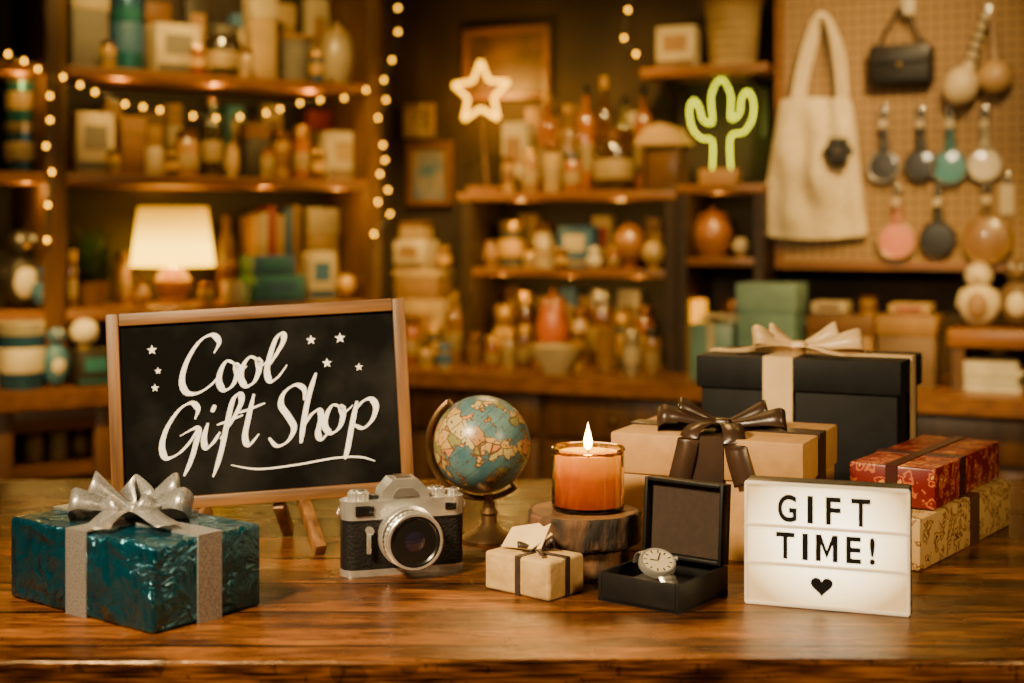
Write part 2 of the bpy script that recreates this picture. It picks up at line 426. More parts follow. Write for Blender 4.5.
def k_candle(r, w, d, h, c1, c2):
    a = w / 2
    MB().lathe([(0, 0), (a * .9, 0), (a, h * .08), (a, h * .97), (a * .96, h), (a * .9, h * .97), (a * .88, h * .75), (0, h * .7)]).build('glass_cup', emit('votive_glow', (1, .42, .0), 1.1), r)
    MB().lathe([(0, h * .705), (.006, h * .76), (.005, h * .82), (0, h * .95)], 12).build('flame', emit('small_flame', (1, .5, .02), 14), r)
def k_ball(r, w, d, h, c1, c2):
    a = w / 2
    MB().lathe([(0, 0), (a * .45, 0), (a * .5, h * .08), (a * .3, h * .12), (0, h * .12)]).build('foot', cm(c2, .4), r)
    MB().sph((0, 0, h * .12 + (h * .86) / 2), a, (1, 1, h * .88 / w)).build('globe_body', cm(c1, .2, coat=.5), r)
def k_bird(r, w, d, h, c1, c2):
    a = w / 2
    MB().sph((0, 0, h * .34), a * .98, (1, .85, h * .68 / w)).build('body', cm(c1, .5), r)
    MB().sph((0, -.12 * a, h * .78), a * .68, (1, .95, .95)).build('head', cm(c1, .5), r)
    MB().sph((0, -.42 * a, h * .33), a * .62, (1, .85, 1.25)).build('belly', cm(c2, .6), r)
    MB().lathe([(a * .14, 0), (a * .1, a * .15), (0, a * .3)], 10, TR(0, -.7 * a, h * .76) @ RX(90)).build('beak', cm((.5, .25, .05), .5), r)
    for sx in (-1, 1):
        MB().sph((sx * a * .28, -.65 * a, h * .85), a * .13, seg=12).build('eye', cm((.75, .7, .6), .3), r)
        MB().sph((sx * a * .9, 0, h * .42), a * .3, (.45, .9, 1.7), RY(sx * -15)).build('wing', cm(c1, .5), r)
def k_dish(r, w, d, h, c1, c2):
    a = w / 2
    MB().lathe([(0, 0), (a * .5, 0), (a * .55, h * .15), (a, h * .9), (a, h), (a * .94, h), (a * .5, h * .3), (0, h * .25)]).build('dish_body', cm(c1, .25, coat=.3), r)
    MB().tube([(a * .97 * math.cos(t * PI / 16), a * .97 * math.sin(t * PI / 16), h) for t in range(32)], .003, closed=True).build('rim', cm(c2, .3), r)
K = dict(carton=k_carton, box=k_box, gift=k_gift, tin=k_tin, jar=k_jar, bottle=k_bottle, mug=k_mug, pot=k_pot, vase=k_vase, basket=k_basket,
         book=k_book, candle=k_candle, ball=k_ball, bird=k_bird, dish=k_dish)
NM = dict(carton='lidded_carton', box='printed_box', gift='gift_box', tin='round_tin', jar='storage_jar', bottle='glass_bottle', mug='mug', pot='lidded_pot', vase='vase',
          basket='woven_basket', book='book', candle='votive_candle', ball='round_ornament', bird='bird_ornament', dish='shallow_dish')
CAT = dict(carton='box', box='box', gift='gift box', tin='tin', jar='jar', bottle='bottle', mug='mug', pot='pot', vase='vase', basket='basket', book='book', candle='candle',
           ball='ornament', bird='ornament', dish='dish')
ROUND = ('tin', 'jar', 'bottle', 'mug', 'pot', 'vase', 'basket', 'candle', 'ball', 'bird', 'dish')
def item(fr, kind, px, wpx, top, zs, c1, c2, label, n=.2, d=None, group=None):
    Y = fr.Y(px, n); w = wpx * Y / F
    if d is None: d = w if kind in ROUND else min(.16, max(.07, w * .8))
    h = T + HC - (top - HZ) / F * (Y - d * .4) - zs
    h = max(h, .02)
    s = fr.s_at(px, n)
    r = thing(NM[kind], label, CAT[kind], fr.W((s, -n, zs)), fr.rot, group)
    K[kind](r, w, d, h, c1, c2)
    return zs + h
WH = (.44, .34, .19); CR = (.36, .23, .08); TN = (.25, .125, .032); BR = (.13, .05, .01); DK = (.02, .014, .01); TE = (.025, .15, .17); BL = (.03, .1, .2)
AM = (.26, .08, .005); GR = (.15, .13, .1); RD = (.26, .025, .008); GO = (.5, .27, .03)
g1 = 'goods on the top shelf of the bookcase'; g2 = 'goods on the second shelf of the bookcase'; g3 = 'goods on the lamp shelf of the bookcase'
for a in [
    ('carton', 86, 38, -14, Z1, GR, WH, 'tall pale grey lidded carton beside the left upright, top bookcase shelf'),
    ('tin', 127, 34, -10, Z1, TE, BL, 'tall teal round tin on the top bookcase shelf'),
    ('box', 172, 46, 24, Z1, WH, GR, 'low white printed box right of the tall teal tin'),
    ('jar', 222, 38, 24, Z1, DK, GR, 'charcoal canister on the top bookcase shelf'),
    ('carton', 260, 28, -6, Z1, CR, WH, 'tall cream carton right of the charcoal canister'),
    ('basket', 296, 32, 34, Z1, GR, TN, 'small grey woven basket on the top bookcase shelf'),
    ('pot', 337, 36, 20, Z1, WH, CR, 'white lidded pot by the right upright, top bookcase shelf')]:
    item(L, *a, group=g1)
for a in [
    ('box', 109, 14, 6, Z1, BR, CR, 'narrow brown box behind the teal tin, top bookcase shelf'),
    ('carton', 156, 26, 2, Z1, TN, BR, 'tan carton behind the low white box, top bookcase shelf'),
    ('box', 195, 24, -4, Z1, DK, TN, 'dark box behind the charcoal canister, top bookcase shelf'),
    ('box', 240, 20, 14, Z1, BL, WH, 'blue box behind the tall cream carton, top bookcase shelf'),
    ('carton', 284, 20, 4, Z1, TN, CR, 'tan carton behind the grey basket, top bookcase shelf'),
    ('box', 316, 22, -2, Z1, WH, TN, 'white box behind the lidded pot, top bookcase shelf')]:
    item(L, *a, n=.09, d=.05, group=g1)
for a in [('jar', 108, 15, 40, Z1, GO, BR, 'tiny gold jar in front of the teal tin, top bookcase shelf'), ('tin', 198, 15, 46, Z1, RD, GO, 'tiny red tin left of the charcoal canister, top bookcase shelf'),
          ('jar', 246, 14, 48, Z1, CR, BR, 'tiny cream jar right of the charcoal canister, top bookcase shelf'), ('tin', 317, 14, 52, Z1, BL, GO, 'tiny blue tin right of the grey basket, top bookcase shelf')]:
    item(L, *a, n=.31, group=g1)
for a in [
    ('box', 91, 38, 112, Z2, WH, GR, 'white printed box beside the left upright, second bookcase shelf'),
    ('carton', 130, 26, 116, Z2, BR, TN, 'brown lidded carton on the second bookcase shelf'),
    ('mug', 153, 24, 147, Z2, WH, WH, 'white mug on the second bookcase shelf'),
    ('jar', 187, 24, 130, Z2, TN, BR, 'tan storage jar right of the white mug, second bookcase shelf'),
    ('bottle', 212, 22, 96, Z2, DK, BR, 'tall dark bottle on the second bookcase shelf'),
    ('pot', 232, 15, 140, Z2, CR, TN, 'tiny cream pot between the dark bottle and the dark carton'),
    ('carton', 254, 25, 122, Z2, DK, BR, 'dark lidded carton on the second bookcase shelf'),
    ('tin', 281, 20, 132, Z2, GO, BR, 'gold round tin on the second bookcase shelf'),
    ('jar', 302, 18, 126, Z2, AM, GO, 'amber storage jar right of the gold tin'),
    ('box', 339, 40, 132, Z2, WH, CR, 'white printed box by the right upright, second bookcase shelf')]:
    item(L, *a, group=g2)
for a in [
    ('box', 111, 18, 100, Z2, TN, BR, 'narrow tan box behind the white box, second bookcase shelf'),
    ('box', 152, 22, 112, Z2, BR, GO, 'brown box behind the white mug, second bookcase shelf'),
    ('carton', 172, 16, 104, Z2, WH, TN, 'white carton behind the tan storage jar, second bookcase shelf'),
    ('box', 233, 18, 106, Z2, TE, CR, 'teal box behind the tiny cream pot, second bookcase shelf'),
    ('box', 270, 20, 104, Z2, CR, BR, 'cream box behind the gold tin, second bookcase shelf'),
    ('carton', 318, 24, 110, Z2, BR, RD, 'brown carton behind the amber jar, second bookcase shelf')]:
    item(L, *a, n=.09, d=.05, group=g2)
for a in [('jar', 113, 14, 150, Z2, GO, BR, 'tiny gold jar in front of the white box, second bookcase shelf'), ('jar', 268, 13, 150, Z2, CR, AM, 'tiny cream jar in front of the dark carton, second bookcase shelf'),
          ('tin', 172, 13, 152, Z2, DK, GO, 'tiny black tin between the white mug and the tan jar, second bookcase shelf'),
          ('tin', 319, 13, 150, Z2, BR, GO, 'tiny brown tin in front of the white printed box at right, second shelf')]:
    item(L, *a, n=.305, group=g2)
tz = item(L, 'tin', 22, 36, 122, Z2, BL, WH, 'blue and white round tin, lower of two stacked at far left', group=g2)
item(L, 'tin', 22, 33, 72, tz, TE, CR, 'teal and cream round tin, upper of two stacked at far left', group=g2)
item(L, 'bird', 22, 46, 226, Z3, DK, (.6, .5, .34), 'black and white penguin-like ornament at far left, under the stacked tins', n=.22)
item(L, 'bird', 47, 30, 262, Z3, BL, (.6, .5, .34), 'small blue and white bird ornament beside the larger black one at far left', n=.3)
item(L, 'vase', 140, 20, 280, Z3, (.3, .13, .03), GO, 'small brown vase just left of the lamp base', n=.26)
item(L, 'jar', 206, 15, 284, Z3, GO, AM, 'tiny gold jar between the lamp base and the white mug', n=.29)
item(L, 'mug', 233, 26, 281, Z3, WH, WH, 'white mug right of the lamp base', n=.28, group=g3)
item(L, 'vase', 226, 22, 216, Z3, BR, TN, 'tall brown vase behind the white mug on the lamp shelf', n=.1, group=g3)
tz = item(L, 'box', 272, 54, 276, Z3, TE, BL, 'flat teal box, lower of two stacked beside the white mug', n=.26, d=.12, group=g3)
item(L, 'box', 268, 46, 256, tz, BL, TE, 'flat blue box, upper of two stacked beside the white mug', n=.26, d=.1, group=g3)
for i, (px, tp, c, nm) in enumerate([(250, 216, GO, 'gold'), (258, 212, WH, 'white'), (266, 206, RD, 'red'), (274, 214, CR, 'cream'), (282, 208, BL, 'blue'), (290, 205, TN, 'tan')]):
    item(L, 'book', px, 7, tp, Z3, c, c, nm + ' upright book in the row behind the flat blue box', n=.11, d=.1, group='upright books behind the flat boxes')
item(L, 'carton', 318, 34, 208, Z3, CR, WH, 'tall cream lidded carton on the lamp shelf', n=.13, group=g3)
item(L, 'carton', 352, 22, 228, Z3, TN, CR, 'narrow tan carton by the right upright on the lamp shelf', n=.13, group=g3)
item(L, 'ball', 346, 20, 274, Z3, GO, BR, 'gold ball ornament in front of the narrow tan carton', n=.27, group=g3)
item(L, 'box', 318, 28, 252, Z3, WH, BL, 'white printed box in front of the tall cream carton on the lamp shelf', n=.26, d=.06, group=g3)
item(L, 'jar', 122, 16, 252, Z3, TN, BR, 'tan jar between the potted plant and the lamp', n=.12, group=g3)
# on the left worktop
item(L, 'tin', 22, 46, 322, CT, BL, (.6, .5, .34), 'wide blue and white patterned tin on the left worktop', n=.43)
item(L, 'bird', 56, 26, 322, CT, (.05, .15, .26), (.6, .5, .34), 'blue and white bird ornament on the left worktop right of the wide tin', n=.46)
tz = item(L, 'box', 90, 36, 350, CT, DK, TE, 'low dark box on the left worktop beside the chalkboard', n=.45, d=.1)
item(L, 'ball', 84, 28, 319, tz, (.7, .58, .4), CR, 'white ball ornament on the low dark box', n=.45)
item(L, 'jar', 70, 15, 250, Z3, BR, GO, 'small brown jar with gold lid left of the potted plant', n=.26)
for px, c, nm in ((34, TN, 'tan'), (58, CR, 'cream'), (82, BR, 'brown'), (100, WH, 'white')):
    item(L, 'jar', px, 19, 418, SHZ, c, BR, nm + ' jar on the open shelf of the left base cabinet', n=.38, group='jars in the open base cabinet')
# corner of the worktop between bookcase and shelf unit
tz = item(B, 'box', 428, 52, 300, CT, CR, TN, 'large cream box at the bottom of the corner stack, left of the shelf unit', n=.22, d=.13)
tz2 = item(B, 'carton', 424, 50, 270, tz, TN, CR, 'tan carton in the middle of the corner stack left of the shelf unit', n=.22, d=.12)
tz3 = item(B, 'box', 416, 34, 240, tz2, WH, TN, 'white box on top of the corner stack left of the shelf unit', n=.22, d=.1)
item(B, 'tin', 444, 15, 246, tz2, BR, GO, 'small brown tin beside the white box on the corner stack', n=.2)
item(B, 'carton', 416, 28, 222, tz3, CR, BR, 'small cream carton topmost on the corner stack left of the shelf unit', n=.22, d=.07)
for a in [('jar', 412, 18, 316, CT, AM, BR, 'amber jar in front of the corner stack'), ('tin', 434, 18, 326, CT, GR, GO, 'grey tin in front of the corner stack'),
          ('bottle', 454, 16, 292, CT, (.2, .09, .02), GO, 'brown gold-capped bottle right of the corner stack')]:
    item(B, *a, n=.38)
for a in [('jar', 426, 15, 342, CT, GO, BR, 'tiny gold jar at the worktop edge before the corner stack'), ('tin', 444, 15, 344, CT, WH, BL, 'tiny white tin at the worktop edge before the corner stack')]:
    item(B, *a, n=.49)
# shelf unit top
gt = 'bottles on top of the low shelf unit'
for px, w, tp, c, c2, nm in ((547, 21, 92, AM, GO, 'amber bottle right of the white box'), (568, 19, 104, (.2, .11, .03), GO, 'brown bottle with gold cap'), (586, 18, 84, AM, DK, 'black-capped amber bottle behind the round dark jar'),
                            (604, 19, 76, (.06, .022, .006), GO, 'tallest dark brown bottle'), (624, 18, 96, (.12, .09, .02), DK, 'dull olive bottle behind the round dark jar'), (643, 19, 84, (.2, .06, .01), DK, 'reddish bottle left of the little house lantern')):
    item(B, 'bottle', px, w, tp, M1, c, c2, nm + ' on the shelf unit top', n=.115, group=gt)
for a in [('box', 536, 18, 108, M1, TN, CR, 'tan box behind the amber bottle on the shelf unit top'), ('box', 558, 18, 116, M1, BR, GO, 'brown box between two bottles at the back of the shelf unit top'),
          ('carton', 577, 16, 104, M1, CR, BR, 'cream carton behind the black-capped bottle on the shelf unit top'), ('box', 633, 18, 112, M1, WH, BR, 'white box behind the reddish bottle on the shelf unit top')]:
    item(B, *a, n=.045, d=.04)
item(B, 'box', 518, 26, 122, M1, WH, TN, 'small white printed box right of the glowing star on the shelf unit', n=.12)
item(B, 'jar', 613, 42, 128, M1, (.04, .018, .007), BR, 'wide dark round jar among the bottles on the shelf unit', n=.215)
for a in [('jar', 530, 17, 150, M1, TN, GO, 'small tan jar in front of the bottles on the shelf unit'), ('jar', 552, 17, 142, M1, CR, BR, 'small cream jar in front of the amber bottle on the shelf unit'),
          ('jar', 572, 18, 152, M1, AM, DK, 'small amber jar left of the wide dark jar'), ('tin', 509, 13, 156, M1, GO, BR, 'tiny gold tin at the foot of the glowing star')]:
    item(B, *a, n=.245)
# shelf unit middle shelf
gm = 'goods on the middle shelf of the low unit'
for a in [('tin', 512, 28, 221, M2, GR, GO, 'silver grey tin at left on the middle shelf'), ('jar', 545, 22, 223, M2, WH, BR, 'white jar beside the silver grey tin'),
          ('box', 579, 34, 226, M2, BL, WH, 'blue printed box on the middle shelf'), ('ball', 630, 34, 222, M2, (.24, .1, .02), AM, 'brown ball ornament on the middle shelf')]:
    item(B, *a, n=.17, group=gm)
for a in [('box', 530, 20, 214, M2, TN, CR, 'tan box behind the white jar on the middle shelf'), ('box', 604, 20, 216, M2, CR, RD, 'cream box left of the brown ball ornament on the middle shelf'), ('carton', 656, 16, 218, M2, TN, BR, 'tan carton by the right upright of the middle shelf')]:
    item(B, *a, n=.075, d=.05, group=gm)
item(B, 'bird', 594, 15, 246, M2, (.6, .5, .34), (.6, .5, .34), 'tiny white bird ornament in front of the blue box', n=.265, group=gm)
item(B, 'ball', 654, 24, 240, M2, CR, GO, 'cream ball ornament by the right upright of the middle shelf', n=.25, group=gm)
item(B, 'pot', 491, 16, 238, M2, TN, BR, 'small tan lidded pot left of the silver grey tin', n=.2, group=gm)
for a in [('jar', 530, 13, 246, M2, GO, BR, 'tiny gold jar in front of the white jar, middle shelf'), ('tin', 561, 13, 248, M2, BR, GO, 'tiny brown tin left of the blue box, middle shelf'), ('jar', 613, 13, 246, M2, AM, GO, 'tiny amber jar in front of the brown ball, middle shelf')]:
    item(B, *a, n=.275, group=gm)
item(B, 'pot', 712, 42, 206, R2, (.28, .1, .02), AM, 'round amber lidded pot on the narrow shelf unit', n=.17)
item(B, 'ball', 741, 18, 238, R2, WH, GO, 'small white ball ornament beside the amber pot', n=.22)
# worktop below shelf unit
gc = 'jars on the back worktop'
for a in [('jar', 481, 22, 308, .15, GR, BR, 'grey jar leftmost under the shelf unit'), ('tin', 504, 20, 306, .2, TN, GO, 'tan tin right of the grey jar'),
          ('jar', 525, 20, 292, .13, BR, GO, 'tall brown jar left of the orange pot'), ('pot', 553, 34, 288, .17, (.36, .085, .01), AM, 'orange lidded pot under the shelf unit'),
          ('jar', 580, 18, 308, .2, CR, BR, 'cream jar right of the orange pot'), ('jar', 602, 28, 290, .145, BR, GR, 'wide brown jar under the shelf unit'),
          ('tin', 622, 18, 314, .24, GR, GO, 'grey tin in front of the wide brown jar'), ('jar', 645, 20, 306, .15, AM, BR, 'amber jar beside the right upright under the shelf unit'),
          ('mug', 606, 24, 330, .4, TN, BR, 'tan mug at the front of the worktop'), ('dish', 555, 54, 348, .43, WH, CR, 'white shallow dish at the front of the worktop'),
          ('tin', 474, 16, 334, .38, TN, BR, 'short tan tin before the left upright of the shelf unit'), ('jar', 492, 14, 336, .42, AM, GO, 'tiny amber jar at the front of the worktop'), ('jar', 508, 15, 332, .38, CR, GO, 'tiny cream jar at the front of the worktop'),
          ('jar', 524, 16, 326, .36, BR, GO, 'tiny brown jar with gold lid at the front of the worktop'), ('tin', 578, 16, 332, .36, GO, BR, 'tiny gold tin behind the white dish'),
          ('tin', 632, 18, 330, .38, WH, WH, 'small white tin at the front of the worktop'), ('jar', 652, 17, 328, .4, TN, DK, 'tiny tan jar with dark lid at the front of the worktop')]:
    item(B, a[0], a[1], a[2], a[3], CT, a[5], a[6], a[7], n=a[4], group=gc)
for px, w, tp, c, c2, nm in ((494, 20, 294, TN, CR, 'tan box behind the grey jar'), (514, 16, 286, BR, GO, 'brown box behind the tan tin'), (539, 18, 296, CR, BR, 'cream box left of the orange pot'),
                            (570, 18, 288, BL, WH, 'blue box right of the orange pot'), (588, 14, 296, TN, RD, 'narrow tan box left of the wide brown jar'), (630, 24, 290, WH, TN, 'white box behind the grey tin')):
    item(B, 'box', px, w, tp, CT, c, c2, nm + ' at the back of the worktop', n=.063, d=.04, group='boxes at the back under the shelf unit')
item(B, 'candle', 697, 20, 300, CT, (.6, .3, .1), WH, 'glowing amber votive candle under the narrow shelf', n=.24)
item(B, 'jar', 732, 22, 300, CT, WH, BR, 'white jar under the narrow shelf unit', n=.2)
item(B, 'gift', 716, 44, 324, CT, (.11, .21, .19), WH, 'pale teal gift box with white ribbon on the worktop edge', n=.42, d=.1)
item(B, 'carton', 772, 60, 284, CT, (.11, .21, .18), (.17, .28, .24), 'large teal lidded carton under the left end of the pegboard', n=.42, d=.14)
tz = item(B, 'carton', 845, 66, 316, CT, TN, BR, 'wide tan lidded carton under the tote bag', n=.36, d=.14)
item(B, 'box', 832, 34, 302, tz, WH, BR, 'flat white box on the wide tan carton under the tote bag', n=.36, d=.09)
item(B, 'tin', 868, 17, 296, tz, GO, BR, 'small gold tin on the wide tan carton', n=.36)
tz = item(B, 'carton', 910, 58, 316, CT, (.14, .075, .035), TN, 'wide dark lidded carton between tan carton and wooden riser', n=.36, d=.14)
item(B, 'box', 912, 40, 304, tz, CR, RD, 'flat cream box on the wide dark carton', n=.36, d=.1)
# riser with ornaments
sR0, sR1 = B.s_at(948, .42), B.s_at(1090, .42)
RZ_ = T + .13
rv = V(((sR0 + sR1) / 2, -.3, CT)); root = thing('wooden_riser', 'open wooden display riser on the right end of the worktop', 'display riser', B.W(rv), B.rot)
q = loc_part(B, rv)
MB().box(*q(sR0, sR1, .14, .44, RZ_ - .045, RZ_), bev=.004).build('top_board', mid_w, root)
for a in (sR0 + .01, sR1 - .04):
    MB().box(*q(a, a + .03, .15, .43, CT, RZ_ - .045)).build('side_panel', dark_wz, root)
item(B, 'bird', 979, 40, 262, RZ_, (.72, .58, .38), (.3, .17, .08), 'cream and brown plump bird ornament on the riser, left one', n=.28)
item(B, 'bird', 1018, 36, 256, RZ_, (.14, .08, .04), (.72, .58, .38), 'dark plump bird ornament on the riser at the right frame edge', n=.28)
pz = CT
for i, (px, w, th, c, nm) in enumerate(((990, 66, .02, (.6, .5, .36), 'white magazine, bottom of the pile under the riser'), (988, 62, .02, GR, 'grey magazine, second from the bottom of the pile under the riser'),
                                        (993, 60, .02, CR, 'cream magazine, third from the bottom of the pile under the riser'), (988, 58, .018, (.6, .5, .36), 'white magazine, top of the pile under the riser'))):
    s = B.s_at(px, .35); ww = w * B.Y(px, .35) / F
    r = thing('magazine', nm, 'magazine', B.W((s, -.35, pz)), B.rot + (.04 * (i - 1)), 'magazines under the riser')
    MB().box((0, 0, th - .0012), (ww, .13, .0024)).box((0, 0, .0012), (ww, .13, .0024)).build('cover', cm(c, .4), r)
    MB().box((0, 0, th / 2), (ww * .985, .127, th - .0052)).build('pages', cm((.6, .55, .45), .8), r)
    pz += th
item(B, 'box', 680, 40, 26, UZ, WH, TN, 'white printed box on the high wall shelf', n=.12)
item(B, 'basket', 733, 56, -4, UZ, CR, TN, 'pale woven basket on the high wall shelf', n=.13, d=.16)

# potted plant
s = L.s_at(92, .2); root = thing('potted_plant', 'dark leafy potted plant left of the glowing lamp', 'plant', L.W((s, -.2, Z3)), L.rot)
MB().lathe([(0, 0), (.035, 0), (.048, .07), (.05, .075), (.042, .075), (.04, .06), (0, .06)]).build('pot', cm(BR, .6), root)
lf = MB()
for i in range(60):
    a = random.uniform(0, 2 * PI); e = random.uniform(.3, 1.45); ln = random.uniform(.1, .2)
    d = V((math.cos(a) * math.cos(e) * .5, math.sin(a) * math.cos(e) * .5, math.sin(e)))
    sd = d.cross(V((0, 0, 1))).normalized() * .03
    p0 = V((0, 0, .06))
    pts = [p0 + d * ln * t + V((math.cos(a), math.sin(a), -.4)) * .03 * t * t for t in (0, .3, .55, .8, 1)]
    lf.strip(pts, [sd * w for w in (.15, .5, 1, .8, .05)])
lf.build('foliage', pm('leaf_dark', (.04, .08, .02), (.015, .035, .012), rough=.5), root, recalc=False)

# glowing table lamp
s = L.s_at(173, .18); Yl = L.Y(173, .18); k = Yl / F
root = thing('table_lamp', 'glowing table lamp with a cream tapered shade on the bookcase', 'lamp', L.W((s, -.18, Z3)), L.rot)
zt = T + HC - (207 - HZ) * k - Z3; zb = T + HC - (266 - HZ) * k - Z3
MB().lathe([(0, 0), (.045, 0), (.048, .008), (.03, .018), (.05, .045), (.056, .07), (.035, .1), (.014, .115), (0, .115)]).build('base', cm((.3, .13, .03), .3, coat=.4), root)
MB().tube([(0, 0, .112), (0, 0, zt - .01)], .005).build('stem', cm((.4, .28, .1), .3, .9), root)
def shade_mat(h0, h1):
    m, nt, b = base_mat('lamp_shade_glow'); N = nt.nodes; Lk = nt.links
    tc = N.new('ShaderNodeTexCoord'); sp = N.new('ShaderNodeSeparateXYZ'); Lk.new(tc.outputs['Object'], sp.inputs[0])
    mr = N.new('ShaderNodeMapRange'); mr.inputs['From Min'].default_value = h0; mr.inputs['From Max'].default_value = h1
    Lk.new(sp.outputs['Z'], mr.inputs['Value'])
    cr = N.new('ShaderNodeValToRGB'); e = cr.color_ramp.elements
    e[0].position = 0; e[0].color = (1.0, .5, .0, 1); e[1].position = 1; e[1].color = (.17, .065, .0, 1)
    k_ = e.new(.3); k_.color = (1, .55, .02, 1)
    k2_ = e.new(.7); k2_.color = (.45, .2, .0, 1)
    Lk.new(mr.outputs['Result'], cr.inputs['Fac']); Lk.new(cr.outputs['Color'], b.inputs['Emission Color']); b.inputs['Emission Strength'].default_value = 7
    b.inputs['Base Color'].default_value = (.2, .1, .01, 1); b.inputs['Roughness'].default_value = .9
    return m
sh = MB(); ra_, rb_ = 34 * k, 41 * k
seg = 36; r1 = [sh.bm.verts.new((rb_ * math.cos(2 * PI * i / seg), rb_ * math.sin(2 * PI * i / seg), zb)) for i in range(seg)]
r2 = [sh.bm.verts.new((ra_ * math.cos(2 * PI * i / seg), ra_ * math.sin(2 * PI * i / seg), zt)) for i in range(seg)]
for i in range(seg): sh.bm.faces.new((r1[i], r1[(i + 1) % seg], r2[(i + 1) % seg], r2[i]))
sh.build('shade', shade_mat(zb, zt), root)
MB().sph((0, 0, (zt + zb) / 2), .022).build('bulb', emit('lamp_bulb', (1, .52, .08), 300), root)

# ------------------------------------------------------------------ fairy lights
bulb_m = emit('fairy_bulb', (1, .44, .0), 13); wire_m = cm((.03, .025, .02), .6)
def fairy(fr, n, pts, bulbs, label):
    v0 = fr.lp(pts[0][0], pts[0][1], n); root = thing('fairy_light_string', label, 'fairy lights', fr.W(v0), fr.rot, 'fairy light strings')
    P3 = [fr.lp(x, y, n) - v0 for x, y in pts]
    MB().tube(catmull(P3, 5), .0022, 6).build('wire', wire_m, root)
    for x, y in bulbs:
        p = fr.lp(x, y, n) - v0
        MB().sph((p.x, p.y, p.z), .0048, (1, 1, 1.25), seg=12).build('bulb', bulb_m, root)
pa = [(8, 54), (24, 61), (38, 69), (63, 77), (80, 85), (95, 92), (125, 104), (143, 107), (160, 110), (193, 116), (216, 118), (240, 117), (266, 113), (280, 109), (300, 103), (320, 100), (344, 98), (366, 90)]
fairy(L, .375, pa, pa, 'long string of warm fairy lights sagging across the bookcase front')
pb = [(396, -20), (398, 8), (398, 32), (392, 60), (384, 80), (386, 100), (378, 118), (383, 145), (385, 160), (380, 174), (388, 190), (378, 202), (390, 214), (374, 234)]
fairy(L, .375, pb, pb[1:], 'vertical string of warm fairy lights hanging down the right bookcase upright')
pc = [(40, -15), (52, 70), (50, 96), (50, 120), (46, 146), (52, 172), (48, 205), (47, 240)]
fairy(L, .39, pc, pc[2:], 'vertical string of warm fairy lights hanging down the left bookcase upright')
pd = [(632, -15), (628, 10), (624, 38), (636, 54)]
fairy(B, .25, pd, pd[1:], 'short string of three fairy lights beside the high wall shelf')

# neon star on stand
s = B.s_at(487, .17); Ys = B.Y(487, .17); k = Ys / F
root = thing('neon_star', 'glowing warm star outline lamp on a stick on the shelf unit', 'star lamp', B.W((s, -.17, M1)), B.rot)
zc = T + HC - (93 - HZ) * k - M1; xo = -7 * k
star_c = B.W((s + xo, -.17, M1 + zc))
star = [(xo + (33 if i % 2 == 0 else 15) * k * math.sin(i * PI / 5), 0, zc + (33 if i % 2 == 0 else 15) * k * math.cos(i * PI / 5)) for i in range(10)]
dense = []
for i in range(10):
    a, b_ = V(star[i]), V(star[(i + 1) % 10])
    for t in (.06, .3, .6, .94): dense.append(a.lerp(b_, t))
MB().tube(dense, .0066, 10, closed=True).build('star_tube', emit('neon_warm', (1, .48, .0), 4.8), root)
MB().box((0, 0, .012), (.12, .06, .024), bev=.004).build('base', mid_w, root)
MB().tube([(0, 0, .02), (xo, 0, zc - 13 * k)], .004).build('pole', cm((.2, .1, .05), .4), root)

# neon cactus
s = B.s_at(720, .17); Ys = B.Y(720, .17); k = Ys / F
root = thing('neon_cactus', 'glowing green cactus outline lamp on a wooden block on the narrow shelf unit', 'cactus lamp', B.W((s, -.17, R1)), B.rot)
bt = T + HC - (169 - HZ) * k - R1
cact_c = B.lp(720, 125, .17)
MB().box((0, 0, bt / 2), (38 * k, .06, bt), bev=.004).build('base', wood('block_oak', (.4, .2, .06), (.25, .12, .03), 'x', 6), root)
cp = [(712, 169), (712, 141), (701, 138), (691, 127), (688, 108), (693, 99), (699, 108), (702, 119), (712, 122), (711, 95), (721, 79), (731, 95), (731, 119), (740, 114), (742, 100), (748, 92), (754, 102), (753, 120), (744, 133), (731, 137), (731, 169)]
MB().tube(catmull([((x - 720) * k, 0, T + HC - (y - HZ) * k - R1) for x, y in cp], 6), .0024, 10).build('cactus_tube', emit('neon_green', (.68, .72, .0), 6.5), root)

# little house lantern
s = B.s_at(664, .2); k = B.Y(664, .2) / F
root = thing('house_lantern', 'small wooden house-shaped lantern with a tan roof, left of the cactus lamp', 'lantern', B.W((s, -.2, M1)), B.rot)
w = 44 * k; h = (190 - 124) * k
MB().box((0, 0, .006), (w, .09, .012), bev=.002).build('base', dark_w, root)
for sx in (-1, 1):
    for sy in (-1, 1): MB().box((sx * w * .42, sy * .036, h * .36), (.01, .01, h * .66)).build('post', dark_wz, root)
MB().box((0, 0, h * .34), (w * .7, .05, h * .6), bev=.003).build('glass_body', cm((.1, .045, .012), .3), root)
MB().prism([(-w * .6, h * .7), (w * .6, h * .7), (w * .35, h * .95), (0, h * 1.02), (-w * .35, h * .95)], .1, TR(0, .05, 0) @ RX(90)).build('roof', cm((.42, .25, .08), .6), root)

